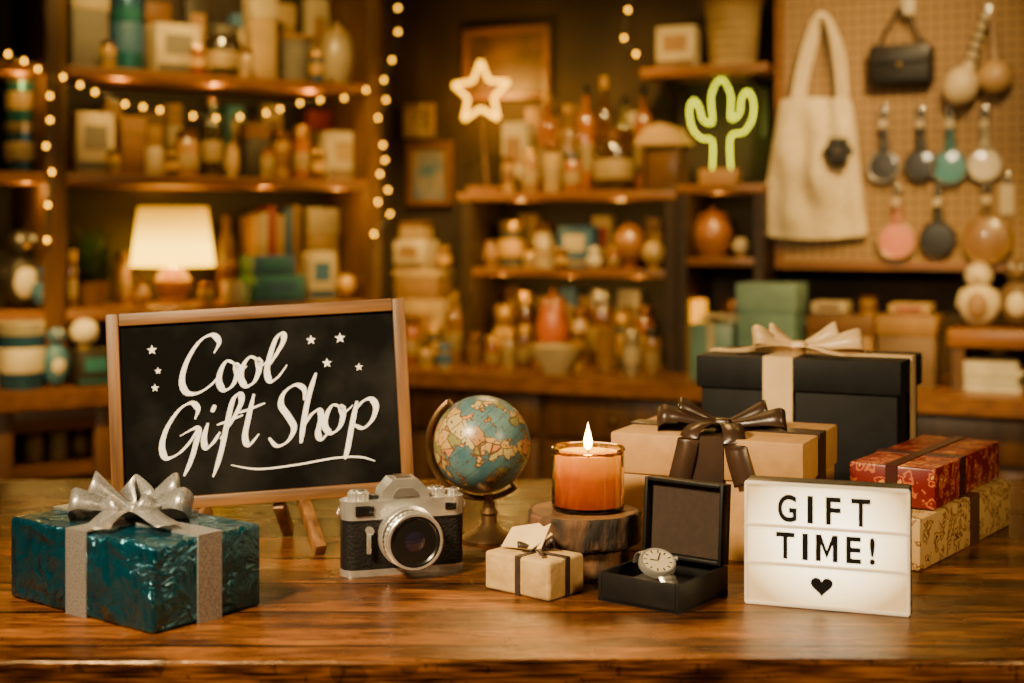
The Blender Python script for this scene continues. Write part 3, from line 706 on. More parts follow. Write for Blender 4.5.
# wall pictures
def picture(x0, x1, y0, y1, n, fm, am, label):
    v0 = B.lp((x0 + x1) / 2, y1, n); root = thing('picture_frame', label, 'picture', B.W(v0), B.rot)
    k = B.Y((x0 + x1) / 2, n) / F; w = (x1 - x0) * k; h = (y1 - y0) * k; t = .022
    MB().box((-w / 2 + t / 2, 0, h / 2), (t, .02, h), bev=.003).box((w / 2 - t / 2, 0, h / 2), (t, .02, h), bev=.003).box((0, 0, t / 2), (w - 2 * t, .02, t), bev=.003).box((0, 0, h - t / 2), (w - 2 * t, .02, t), bev=.003).build('frame', fm, root)
    MB().box((0, .004, h / 2), (w - 2 * t, .008, h - 2 * t)).build('print', am, root)
frame_w = wood('picture_wood', (.2, .08, .018), (.1, .04, .01), 'x', 5, .4)
picture(458, 554, 27, 100, .013, frame_w, pm('print_dark', (.1, .045, .016), (.03, .014, .006), scale=9, rough=.5), 'large dark brown framed picture on the wall behind the star')
picture(404, 455, 142, 206, .013, frame_w, pm('print_blue', (.04, .11, .18), (.3, .2, .1), scale=12, rough=.5), 'small framed blue picture on the wall left of the shelf unit')
picture(402, 436, 104, 138, .013, cm((.35, .22, .1), .5), pm('print_pale', (.45, .32, .18), (.2, .12, .06), scale=14, rough=.5), 'smallest pale picture on the wall above the blue one')

# ------------------------------------------------------------------ things hanging on the pegboard
steel = cm((.55, .53, .5), .25, 1.0)
def hook(px, py, ln=.03):
    a = B.lp(px, py, PN) - pegrv
    MB().box((a.x, a.y - .002, a.z - .002), (.014, .004, .03), bev=.001).tube([a + V((0, -.002, 0)), a + V((0, -ln, 0)), a + V((0, -ln, .014))], .0034, 8).build('hook', steel, pegroot)
def wt_(name, label, cat, px, py, n, group=None):
    v0 = B.lp(px, py, n); r = thing(name, label, cat, B.W(v0), B.rot, group)
    return r, (lambda x, y, nn=n: B.lp(x, y, nn) - v0), B.Y(px, n) / F
# tote bag
canvas = pm('canvas', (.72, .56, .33), (.6, .45, .25), scale=60, rough=.9, bump=.3)
r, g, k = wt_('tote_bag', 'cream canvas tote bag hanging on the pegboard', 'bag', 816, 235, PN + .012)
bm_ = MB(); nu, nv = 26, 26
front = []; backv = []
for j in range(nv + 1):
    v = j / nv; y = 100 + 135 * v
    xl = 784 - 22 * v ** .8; xr = 851 + 17 * v ** .8
    fr_, bk_ = [], []
    for i in range(nu + 1):
        u = i / nu; x = xl + (xr - xl) * u
        p = g(x, y + 6 * math.sin(PI * u) * (v - .3)); edge = math.sin(PI * u) ** .6 * (.25 + .75 * math.sin(PI * min(v, .98) ** 1.3))
        fold = .014 * math.sin(u * 9 + v * 5) + .012 * math.sin(u * 17 - v * 4) + .009 * math.sin(u * 6 - v * 14)
        fr_.append(bm_.bm.verts.new(p + V((0, -.026 - .04 * edge - fold * edge, 0)))); bk_.append(bm_.bm.verts.new(p + V((0, 0, 0))))
    front.append(fr_); backv.append(bk_)
for j in range(nv):
    for i in range(nu):
        bm_.bm.faces.new((front[j][i], front[j + 1][i], front[j + 1][i + 1], front[j][i + 1]))
        bm_.bm.faces.new((backv[j][i], backv[j][i + 1], backv[j + 1][i + 1], backv[j + 1][i]))
    for i in (0, nu): bm_.bm.faces.new((front[j][i], backv[j][i], backv[j + 1][i], front[j + 1][i]))
for i in range(nu):
    for j in (0, nv): bm_.bm.faces.new((front[j][i], front[j][i + 1], backv[j][i + 1], backv[j][i]))
bm_.build('bag_body', canvas, r, ang=60)
for off, dx in ((-.036, 0), (-.004, 4)):
    hp = catmull([g(797 + dx, 112), g(801 + dx, 80), g(810 + dx, 45), g(818, 24), g(824, 17), g(830, 24), g(836 + dx, 48), g(840 + dx, 80), g(842 + dx, 112)], 5)
    hp = [p + V((0, off, 0)) for p in hp]
    ws = []
    for i, p in enumerate(hp):
        t = (hp[min(i + 1, len(hp) - 1)] - hp[max(i - 1, 0)]).normalized(); ws.append(V((t.z, .35, -t.x)) * .02)
    m_ = MB().strip(hp, ws); o = m_.build('handle', canvas, r, recalc=False)
    md = o.modifiers.new('thick', 'SOLIDIFY'); md.thickness = .002
hook(824, 20, .045)
# flower charm on the bag
r, g, k = wt_('flower_charm', 'black flower-shaped charm hanging in front of the tote bag', 'charm', 838, 166, PN + .105)
fl = MB()
for i in range(6):
    a = i * PI / 3; c = g(838 + 9 * math.cos(a), 151 + 9 * math.sin(a)); fl.sph(c, 6.5 * k, (1, .4, 1), seg=14)
fl.build('petals', cm((.014, .012, .012), .35), r)
c = g(838, 151); MB().sph((c.x, c.y - .008, c.z), 4.5 * k, (1, .5, 1), seg=12).build('centre', cm((.12, .1, .09), .3, .6), r)
MB().tube(catmull([g(838, 141), g(836, 120), g(832, 100, PN + .07), g(828, 60, PN + .055), g(824, 24, PN + .045)], 5), .0016, 6).build('cord', cm((.04, .03, .02), .6), r)
# pouch
blackl = pm('black_leather', (.014, .011, .01), (.007, .0055, .0055), scale=40, rough=.4, bump=.2, spec=.3)
r, g, k = wt_('pouch', 'small black leather pouch hanging at the top of the pegboard', 'pouch', 901, 88, PN + .035)
c = g(901, 66)
MB().box((c.x, c.y, c.z), (64 * k, .05, 42 * k), bev=.02, seg=4).build('pouch_body', blackl, r)
c2 = g(901, 55); MB().box((c2.x, c2.y - .02, c2.z), (60 * k, .02, 20 * k), bev=.008, seg=3).build('flap', pm('black_leather_flap', (.022, .018, .017), (.013, .01, .01), scale=40, rough=.35), r)
c3 = g(901, 66); MB().sph((c3.x, c3.y - .033, c3.z), .008, seg=12).build('clasp', cm((.5, .35, .12), .3, 1), r)
MB().tube(catmull([g(878, 48), g(888, 28), g(903, 8), g(915, 28), g(925, 48)], 5), .005).build('strap', blackl, r)
hook(904, 9, .04)
card_m = cm((.6, .48, .31), .6)
tg = thing('price_tag', 'small white tag hanging at the pegboard top above the black pouch', 'tag', B.W(B.lp(909, 14, PN + .06)), B.rot)
k2 = B.Y(909, PN + .05) / F
MB().box((0, 0, 8 * k2), (11 * k2, .002, 17 * k2), bev=.0008).build('card', card_m, tg)
MB().tube([(0, 0, 16 * k2), (-4 * k2, .01, 20 * k2)], .0012, 6).build('loop', wire_m, tg)
def hanger(px, y0, yc, rad, c, rim, label, n=PN + .022):
    r, g, k = wt_('hanging_charm', label, 'charm', px, yc + rad, n, 'charms hanging on the pegboard')
    cc = g(px, yc)
    M = TR(cc.x, cc.y, cc.z) @ RX(90)
    R = rad * k
    MB().lathe([(0, -.008), (R * .9, -.008), (R, -.003), (R, .004), (R * .88, .009), (0, .011)], 28, M).build('head', cm(c, .35, coat=.3), r)
    MB().tube([M @ V((R * .93 * math.cos(t * PI / 14), R * .93 * math.sin(t * PI / 14), .008)) for t in range(28)], .0035, 6, closed=True).build('rim', cm(rim, .3, .6), r)
    a = g(px, yc - rad * .9); b_ = g(px, y0 + 6)
    pts = [a + V((0, -.002, 0)), a.lerp(b_, .3), a.lerp(b_, .65), b_]
    MB().tube(catmull(pts, 4), [(.016 if i < 4 else (.012 if i < 9 else .008)) for i in range(13)], 8).build('strap', cm(tuple(x * .5 + .01 for x in c), .5), r)
    t0 = g(px, y0 + 2)
    MB().tube([t0 + V((.011 * math.cos(t * PI / 8), 0, .011 * math.sin(t * PI / 8))) for t in range(16)], .003, 6, closed=True).build('ring', steel, r)
    t1 = g(px, y0 + 12)
    MB().box((t1.x, t1.y - .017, t1.z), (.02, .002, .022), bev=.0008).build('tag', card_m, r)
    hook(px, y0 - 1, .036)
hanger(884, 112, 167, 16, (.025, .02, .019), (.5, .48, .45), 'black charm with a silver rim, leftmost of the upper charm row')
hanger(921, 112, 165, 16, (.012, .01, .01), (.09, .08, .07), 'all black charm, second in the upper charm row')
hanger(950, 112, 167, 18, (.03, .2, .24), (.3, .3, .28), 'teal round charm in the upper charm row')
hanger(985, 112, 165, 17, (.7, .58, .4), (.6, .52, .42), 'white round charm, rightmost of the upper charm row')
hanger(897, 190, 241, 19, (.7, .22, .12), (.55, .4, .25), 'pink round charm, leftmost of the lower charm row')
hanger(938, 190, 239, 18, (.010, .009, .009), (.05, .04, .04), 'black spoon-shaped charm in the middle of the lower charm row')
hanger(987, 188, 240, 25, (.28, .14, .05), (.5, .3, .1), 'large copper brown disc charm in the lower charm row')
tg = thing('price_tag', 'small white tag on the pegboard right of the large copper disc charm', 'tag', B.W(B.lp(1007, 214, PN + .012)), B.rot)
MB().box((0, 0, 14 * k2), (13 * k2, .002, 30 * k2), bev=.0008).build('card', card_m, tg)
MB().tube([(0, 0, 28 * k2), (0, -.004, 36 * k2)], .0012, 6).build('loop', wire_m, tg)
hook(1007, 178, .02)
r, g, k = wt_('striped_rattle', 'cream rattle with a black striped handle, hung tilted on the pegboard', 'rattle', 960, 106, PN + .06)
a = g(986, 14); b_ = g(968, 70); c = g(961, 86)
MB().tube([a.lerp(b_, t / 6) for t in range(7)], [.011, .012, .012, .013, .014, .016, .018], 12).build('handle', cm((.6, .46, .26), .5), r)
for i in range(5):
    p = a.lerp(b_, .1 + i * .17); p2 = a.lerp(b_, .16 + i * .17)
    MB().tube([p, p2], .0155 if i < 3 else .0185, 12).build('stripe', cm((.03, .025, .02), .5), r)
MB().sph(c, 19 * k, (.9, .75, 1.05), RY(20)).build('head', cm((.62, .46, .26), .5), r)
hook(988, 10, .045)
r, g, k = wt_('gourd_bell', 'tan round gourd bell hanging at the right edge of the pegboard', 'bell', 995, 94, PN + .05)
MB().sph(g(995, 77), 17 * k, (1, .8, 1)).build('bell_body', cm((.48, .29, .12), .4), r)
MB().tube(catmull([g(995, 62), g(994, 50), g(993, 36), g(990, 14)], 5), [.012] * 6 + [.008] * 5 + [.005] * 5, 10).build('neck', cm((.35, .22, .12), .5), r)
c = g(995, 92); MB().sph((c.x, c.y, c.z), .008, seg=10).build('bead', cm(BR, .4), r)

# ================================================================== FOREGROUND
root = thing('wooden_table', 'large polished wooden table with plank top holding the gifts', 'table', (0, 1.75, 0), 0)
tw, y0_, y1_ = 1.9, 1.283, 2.22
MB().box((0, (y0_ + y1_) / 2 - 1.75, T - .025), (tw, y1_ - y0_, .05), bev=.006, seg=3).build('tabletop', table_mat(), root)
for sx in (-1, 1):
    for yy in (y0_ + .08, y1_ - .08):
        MB().box((sx * .86, yy - 1.75, (T - .05) / 2), (.08, .08, T - .05), bev=.005).build('leg', dark_wz, root)
MB().box((0, y0_ + .06 - 1.75, T - .1), (1.64, .025, .1)).box((0, y1_ - .06 - 1.75, T - .1), (1.64, .025, .1)).build('apron', dark_w, root)

# -------- bows and ribbons
def bow(parent, loc, m, loops, tails, kn=.014, name='bow', th=58, wv=.1):
    k = MB().box((loc[0], loc[1], loc[2] + kn * .75), (kn * 2.1, kn * 1.9, kn * 1.5), bev=kn * .5, seg=3).build(name, m, parent)
    sn, cs = math.sin(math.radians(th)), math.cos(math.radians(th))
    inv = Matrix.Rotation(-parent.rotation_euler.z, 3, 'Z')
    for ang, Ln, Bg, tilt, W in loops:      # angles in world terms: 0 = right, 90 = away from the viewer
        a = math.radians(ang); d = V((math.cos(a), math.sin(a), 0)); sd = V((-math.sin(a), math.cos(a), 0))
        if sd.y < 0: sd = -sd
        wd = sd * cs + V((0, 0, sn)); bd = -sd * sn + V((0, 0, cs))
        pts, ws = [], []
        n = 30
        for i in range(n + 1):
            t = i / n; s_ = math.sin(PI * t); r_ = Ln * s_ ** .75
            wob = wv * math.sin(4 * PI * t + ang)
            p = d * r_ + V((0, 0, kn * .7 + tilt * r_ + .03 * wv * math.sin(6 * t + ang) * s_)) + bd * (Bg * math.sin(2 * PI * t) * (.3 + .7 * s_))
            pts.append(V(loc) + inv @ p)
            ws.append(inv @ ((wd + bd * wob) * (W * (.3 + .7 * min(1, s_ * 1.15)))))
        o = MB().strip(pts, ws).build('bow_loop', m, k, recalc=False, ang=80)
        md = o.modifiers.new('thick', 'SOLIDIFY'); md.thickness = .0006
    for tp, W in tails:
        pts = catmull([V(loc) + V(p) for p in tp], 6); ws = []
        for i, p in enumerate(pts):
            t = (pts[min(i + 1, len(pts) - 1)] - pts[max(i - 1, 0)]).normalized()
            sd = t.cross(V((0, 0, 1)))
            if sd.length < .35: sd = V((1, 0, 0)) - t * t.x
            ws.append(sd.normalized() * W)
        o = MB().strip(pts, ws).build('bow_tail', m, k, recalc=False, ang=80)
        md = o.modifiers.new('thick', 'SOLIDIFY'); md.thickness = .0006
    return k
def band_y(w, d, h, x0, bw, m, parent, e=.0016):
    mb = MB(); mb.box((x0, 0, h + e / 2), (bw, d + 2 * e, e))
    for sy in (-1, 1): mb.box((x0, sy * (d / 2 + e / 2), h / 2), (bw, e, h))
    return mb.build('ribbon', m, parent)
def band_x(w, d, h, y0, bw, m, parent, e=.0022):
    mb = MB(); mb.box((0, y0, h + e / 2), (w + 2 * e, bw, e))
    for sx in (-1, 1): mb.box((sx * (w / 2 + e / 2), y0, h / 2), (e, bw, h))
    return mb.build('ribbon', m, parent)

# -------- teal gift
def foil_mat():
    m, nt, b = base_mat('teal_foil'); N = nt.nodes; Lk = nt.links
    tc = N.new('ShaderNodeTexCoord')
    vo = N.new('ShaderNodeTexVoronoi'); vo.inputs['Scale'].default_value = 26; vo.feature = 'F1'
    nz = N.new('ShaderNodeTexNoise'); nz.inputs['Scale'].default_value = 20; nz.inputs['Detail'].default_value = 6; nz.inputs['Distortion'].default_value = 1.0
    mv = N.new('ShaderNodeMix'); mv.data_type = 'VECTOR'; mv.inputs['Factor'].default_value = .1
    Lk.new(tc.outputs['Object'], nz.inputs['Vector']); Lk.new(tc.outputs['Object'], mv.inputs['A']); Lk.new(nz.outputs['Color'], mv.inputs['B']); Lk.new(mv.outputs['Result'], vo.inputs['Vector'])
    ad = N.new('ShaderNodeMath'); ad.operation = 'ADD'; Lk.new(vo.outputs['Distance'], ad.inputs[0]); Lk.new(nz.outputs['Fac'], ad.inputs[1])
    cr = N.new('ShaderNodeValToRGB'); e = cr.color_ramp.elements
    e[0].position = .4; e[0].color = (.0, .035, .06, 1); e[1].position = 1.0; e[1].color = (.0, .075, .115, 1)
    Lk.new(ad.outputs[0], cr.inputs['Fac']); Lk.new(cr.outputs['Color'], b.inputs['Base Color'])
    b.inputs['Metallic'].default_value = .7; b.inputs['Roughness'].default_value = .2
    b.inputs['Coat Weight'].default_value = .8; b.inputs['Coat Roughness'].default_value = .09; b.inputs['Coat Tint'].default_value = (.5, .92, 1, 1)
    bp = N.new('ShaderNodeBump'); bp.inputs['Strength'].default_value = .9; bp.inputs['Distance'].default_value = .0085
    Lk.new(ad.outputs[0], bp.inputs['Height']); Lk.new(bp.outputs['Normal'], b.inputs['Normal'])
    Lk.new(bp.outputs['Normal'], b.inputs['Coat Normal'])
    return m
teal = foil_mat()
silver = pm('silver_ribbon', (.52, .505, .49), (.2, .195, .19), scale=560, rough=.33, metal=.7, bump=.45, bscale=520, bdist=.001, lo=.32, hi=.7)
root = thing('gift_box', 'shiny teal wrapped gift box with wide silver ribbon and bow', 'gift box', (-.395, 1.4865, T), math.radians(-37.6))
w, d, h = .236, .14, .085
MB().box((0, 0, h / 2), (w, d, h), bev=.005, seg=3).build('wrapping', teal, root)
band_y(w, d, h, 0, .034, silver, root); band_x(w, d, h, 0, .03, silver, root)
bow(root, (0, 0, h + .002), silver, [(184, .066, .022, .1, .026), (-4, .06, .022, .12, .026), (164, .048, .017, .5, .025), (14, .046, .017, .5, .025), (95, .022, .016, .9, .024), (235, .036, .014, .2, .022), (-50, .036, .014, .2, .022)],
    [([(0, 0, .004), (.012, -.03, .014), (.022, -.056, .008), (.03, -.068, .004)], .026), ([(0, 0, .004), (.03, -.012, .014), (.06, -.015, .008), (.08, -.02, .006)], .026)], .011, th=52, wv=.05)

# -------- chalkboard sign
Ybd = 1.76
ctr = V(((261.5 - 512) / F * Ybd, Ybd, T + HC - (404 - HZ) / F * Ybd))
R = RZ(7) @ RX(-6) @ RY(-2.9)
Mb = TR(*ctr) @ R
sgn = bpy.data.objects.new('chalkboard_sign', None); COL.objects.link(sgn)
sgn.matrix_world = Mb; sgn.empty_display_size = .05
sgn['label'] = 'framed black chalkboard sign with white script lettering and stars'; sgn['category'] = 'sign'
BW, BH = .366, .242; fw = .0155
frm = pm('sign_frame', (.23, .1, .024), (.08, .033, .008), scale=7, rough=.5, stretch=(1, 14, 14), lo=.3, hi=.68, detail=8, bump=.25)
frz = pm('sign_frame_z', (.23, .1, .024), (.08, .033, .008), scale=7, rough=.5, stretch=(14, 14, 1), lo=.3, hi=.68, detail=8, bump=.25)
for sx in (-1, 1): MB().box((sx * (BW / 2 - fw / 2), 0, 0), (fw, .02, BH), bev=.002).build('frame_side', frz, sgn)
for sz in (-1, 1): MB().box((0, 0, sz * (BH / 2 - fw / 2)), (BW - 2 * fw, .02, fw), bev=.002).build('frame_rail', frm, sgn)
MB().box((0, .002, 0), (BW - 2 * fw, .012, BH - 2 * fw)).build('slate', pm('slate', (.0035, .0035, .0035), (.03, .028, .026), scale=9, rough=.9, spec=.05, lo=.46, hi=.95, detail=10), sgn)
Mi = Mb.inverted(); cam_l = V((0, 0, T + HC)); co = Mi @ cam_l
def onb(px, py, yl=-.0048):
    dl = (Mi.to_3x3() @ V(((px - 512) / F, 1, -(py - HZ) / F))); t = (yl - co.y) / dl.y
    return co + dl * t
self_lit_chalk = pm('self_lit_chalk', (.97, .94, .88), (.72, .69, .63), scale=190, rough=.9, lo=.38, hi=.78, es=.16, ec=(1, .92, .8))  # slight emission added so the lettering looks brighter than the light on it
cnt = [0]
def brush(mb, pts, w0, thin=.26):
    cnt[0] += 1
    p2 = catmull([(x, y, 0) for x, y in pts], 12); n = len(p2); P, W = [], []
    ws_ = []
    for i, p in enumerate(p2):
        t = (p2[min(i + 2, n - 1)] - p2[max(i - 2, 0)])
        a = math.atan2(-t.y, t.x)
        f = abs(math.sin(a - math.radians(30))) ** 1.5
        ws_.append(w0 * (thin + (1 - thin) * f) * min(1, .3 + 4.5 * min(i, n - 1 - i) / n))
    for i, p in enumerate(p2):
        t = (p2[min(i + 1, n - 1)] - p2[max(i - 1, 0)])
        lo_, hi_ = max(0, i - 3), min(n, i + 4)
        wv = sum(ws_[lo_:hi_]) / (hi_ - lo_)
        q_ = onb(p.x, p.y, -.0048 - .00004 * cnt[0])
        nrm = V((t.y, -t.x)); nrm = nrm.normalized() if nrm.length else V((0, 1))
        k = Ybd / F
        P.append(q_); W.append(V((nrm.x, 0, -nrm.y)) * wv * k)
    mb.strip(P, W)
wd1 = [[(214, 353), (219, 342), (212, 335), (200, 341), (188, 359), (182, 379), (186, 392), (198, 393), (212, 384), (222, 371)],
       [(235, 364), (227, 361), (221, 370), (219, 382), (224, 390), (232, 386), (237, 375), (236, 365), (241, 370), (247, 366)],
       [(258, 360), (250, 357), (243, 366), (241, 378), (246, 386), (254, 382), (259, 370), (258, 360), (262, 365), (268, 360)],
       [(264, 373), (274, 358), (283, 342), (283, 334), (277, 337), (271, 352), (267, 370), (270, 381), (278, 377), (287, 365)]]
wd2 = [[(195, 419), (198, 409), (191, 403), (179, 410), (167, 428), (162, 446), (166, 458), (178, 454), (190, 442), (198, 428)],
       [(180, 436), (198, 428), (195, 447), (190, 463), (184, 476)],
       [(208, 423), (204, 438), (206, 448), (213, 443), (220, 432)], [(212, 412), (215, 405)],
       [(220, 439), (232, 421), (241, 403), (240, 394), (233, 400), (227, 424), (222, 448), (217, 466), (213, 477)], [(217, 425), (228, 421), (243, 415)],
       [(254, 394), (248, 420), (245, 437), (249, 445), (259, 434)], [(238, 413), (250, 409), (265, 403)],
       [(304, 400), (304, 389), (295, 385), (284, 393), (281, 405), (288, 416), (294, 428), (288, 441), (277, 446), (269, 438)],
       [(316, 373), (309, 395), (304, 420), (301, 443)], [(303, 428), (311, 415), (319, 410), (321, 418), (318, 433), (322, 439), (331, 429)],
       [(340, 407), (333, 405), (327, 414), (325, 426), (331, 433), (339, 428), (343, 416), (341, 407), (346, 411), (353, 405)],
       [(357, 401), (352, 425), (348, 447), (345, 459)], [(353, 414), (362, 402), (371, 399), (376, 407), (372, 420), (363, 428), (353, 424)]]
for wd in (wd1, wd2):
    mb = MB()
    for st in wd: brush(mb, st, 6.7)
    mb.build('chalk_lettering', self_lit_chalk, sgn, recalc=False)
mb = MB(); brush(mb, [(231, 465), (258, 469), (295, 465), (335, 458), (360, 457), (375, 461)], 1.8, .95); mb.build('chalk_underline', self_lit_chalk, sgn, recalc=False)
for sx, sy, r_ in ((152, 350, 5), (158, 371, 3.6), (155, 388, 4), (184, 371, 2.4), (311, 340, 5), (340, 338, 5.4), (327, 363, 5), (359, 367, 4)):
    cn = onb(sx, sy); k = Ybd / F
    MB().prism([((r_ if i % 2 == 0 else r_ * .42) * k * math.sin(i * PI / 5), (r_ if i % 2 == 0 else r_ * .42) * k * math.cos(i * PI / 5)) for i in range(10)], .0006, TR(cn.x, cn.y + .0004, cn.z) @ RX(90)).build('chalk_star', self_lit_chalk, sgn)
def leg(a, b_):
    a = Mi @ V(a); b_ = Mi @ V(b_); dd = (b_ - a)
    M = TR(*((a + b_) / 2)) @ dd.to_track_quat('Z', 'X').to_matrix().to_4x4()
    MB().box((0, 0, 0), (.016, .014, dd.length), bev=.002, M=M).build('leg', frz, sgn)
bl = lambda x: Mb @ V((x, .0, -BH / 2 - .001))
a = bl(.045); leg(a, (a.x + .03, a.y - .06, T + .006))
a = bl(-.07); leg(a, (a.x - .032, a.y - .05, T + .006))
a = bl(.015); leg(a, (a.x + .004, a.y + .055, T + .006))

# -------- film camera
root = thing('film_camera', 'vintage silver and black film camera with a large round lens', 'camera', (-.1255, 1.6225, T), math.radians(18))
root.scale = (1.05, 1.05, 1.05)
chrome = pm('chrome', (.74, .71, .66), (.58, .55, .5), scale=60, rough=.25, metal=.8)
leather = pm('leatherette', (.009, .008, .0075), (.004, .0038, .0038), scale=300, rough=.5, bump=.9, bdist=.0015, spec=.25)
blackm = cm((.006, .006, .006), .25)
w, d = .134, .034
def rbox(z0, z1, w_, d_, r_):
    pts = []
    for cx_, cy_, a0 in ((w_ / 2 - r_, d_ / 2 - r_, 0), (-w_ / 2 + r_, d_ / 2 - r_, 90), (-w_ / 2 + r_, -d_ / 2 + r_, 180), (w_ / 2 - r_, -d_ / 2 + r_, 270)):
        for i in range(7):
            t = math.radians(a0 + i * 15); pts.append((cx_ + r_ * math.cos(t), cy_ + r_ * math.sin(t)))
    return MB().prism(pts, z1 - z0, TR(0, 0, z0))
rbox(.007, .059, w, d, .014).build('body', leather, root)
rbox(.0, .007, w + .001, d + .001, .0145).build('bottom_plate', chrome, root)
rbox(.059, .080, w + .001, d + .001, .0145).build('top_plate', chrome, root)
rbox(.0586, .0602, w + .0022, d + .0022, .0151).build('seam_band', cm((.05, .045, .04), .3, .7), root)
MB().prism([(-.027, .0), (.027, 0), (.025, .009), (.014, .021), (-.014, .021), (-.025, .009)], d * .94, TR(0, d * .47, .0802) @ RX(90)).build('prism_hump', chrome, root)
MB().prism([(-.014, .003), (.014, .003), (.012, .008), (.007, .012), (-.007, .012), (-.012, .008)], .002, TR(0, -d * .47, .0802) @ RX(90)).build('name_plate', cm((.2, .18, .16), .3, .6), root)
MB().box((0, .002, .1022), (.016, .016, .002)).build('hot_shoe', cm((.3, .29, .28), .3, 1), root)
def knob(x, y, z, r_, h_, m, name, par=root):
    pr = [(0, 0), (r_, 0), (r_, h_ * .75), (r_ * .9, h_ * .85), (r_ * .86, h_), (0, h_)]
    wob = lambda t: 1 + .03 * (1 if int(t * 40) % 2 else -1)
    o = MB().lathe(pr, 40, TR(x, y, z), wob).build(name, m, par, ang=25)
    MB().lathe([(0, h_), (r_ * .55, h_), (r_ * .5, h_ + .0012), (0, h_ + .0012)], 24, TR(x, y, z)).build('dial_face', cm((.08, .07, .065), .35), o)
knob(-.048, 0, .0802, .0115, .009, chrome, 'rewind_knob'); knob(.038, .002, .0802, .0105, .008, chrome, 'shutter_dial'); knob(.056, -.006, .0802, .0058, .007, chrome, 'shutter_button')
knob(-.032, -.002, .0802, .005, .004, blackm, 'film_dial')
MB().box((.054, .010, .0828), (.026, .007, .003), bev=.001).build('wind_lever', chrome, root)
LM = TR(.002, -d / 2, .041) @ RX(90)
lens = MB().lathe([(0, 0), (.033, 0), (.033, .007), (.030, .008), (.030, .012), (0, .012)], 48, LM).build('lens', chrome, root)
wob = lambda t: 1 + .012 * (1 if int(t * 72) % 2 else -1)
MB().lathe([(0, .012), (.0298, .012), (.0305, .013), (.0305, .019), (.0298, .02), (0, .02)], 72, LM, wob).build('focus_ring', blackm, lens, ang=20)
MB().lathe([(0, .02), (.0305, .02), (.031, .021), (.031, .025), (.0295, .026), (0, .026)], 72, LM, wob).build('aperture_ring', chrome, lens, ang=20)
MB().lathe([(0, .026), (.0295, .026), (.0295, .031), (0, .031)], 48, LM).build('dark_ring', blackm, lens)
MB().lathe([(0, .031), (.0302, .031), (.0308, .032), (.0308, .0345), (.0295, .0355), (.0272, .0353), (.0268, .033), (0, .033)], 48, LM).build('front_barrel', chrome, lens)
MB().lathe([(.0266, .0332), (.0268, .0348), (.0252, .0348), (.019, .0295), (.0, .0295)], 48, LM).build('inner_ring', blackm, lens)
MB().lathe([(.0205, .031), (.0208, .0322), (.0195, .0322), (.0192, .0305)], 48, LM).build('glass_rim', chrome, lens)
MB().sph((LM @ V((0, 0, .028))), .0188, (1, .34, 1)).build('front_glass', pm('lens_glass', (.006, .009, .018), (.012, .008, .016), rough=.02, coat=1), lens)
MB().box((-.045, -d / 2 - .001, .070), (.02, .003, .011), bev=.001).build('viewfinder_window', blackm, root)
MB().box((.05, -d / 2 - .001, .070), (.012, .003, .008), bev=.001).build('meter_window', blackm, root)
MB().tube([LM @ V((-.042, .008, 0)), LM @ V((-.042, .008, .006))], .0045, 14).build('self_timer', chrome, root)
MB().box((-.0415, -d / 2 - .006, .036), (.005, .003, .022), bev=.001).build('timer_lever', chrome, root)
for sx in (-1, 1):
    MB().tube([(sx * (w / 2 + .003) , .0 + .004 * math.cos(t * PI / 6), .068 + .004 * math.sin(t * PI / 6)) for t in range(12)], .001, 6, closed=True).build('strap_lug', chrome, root)

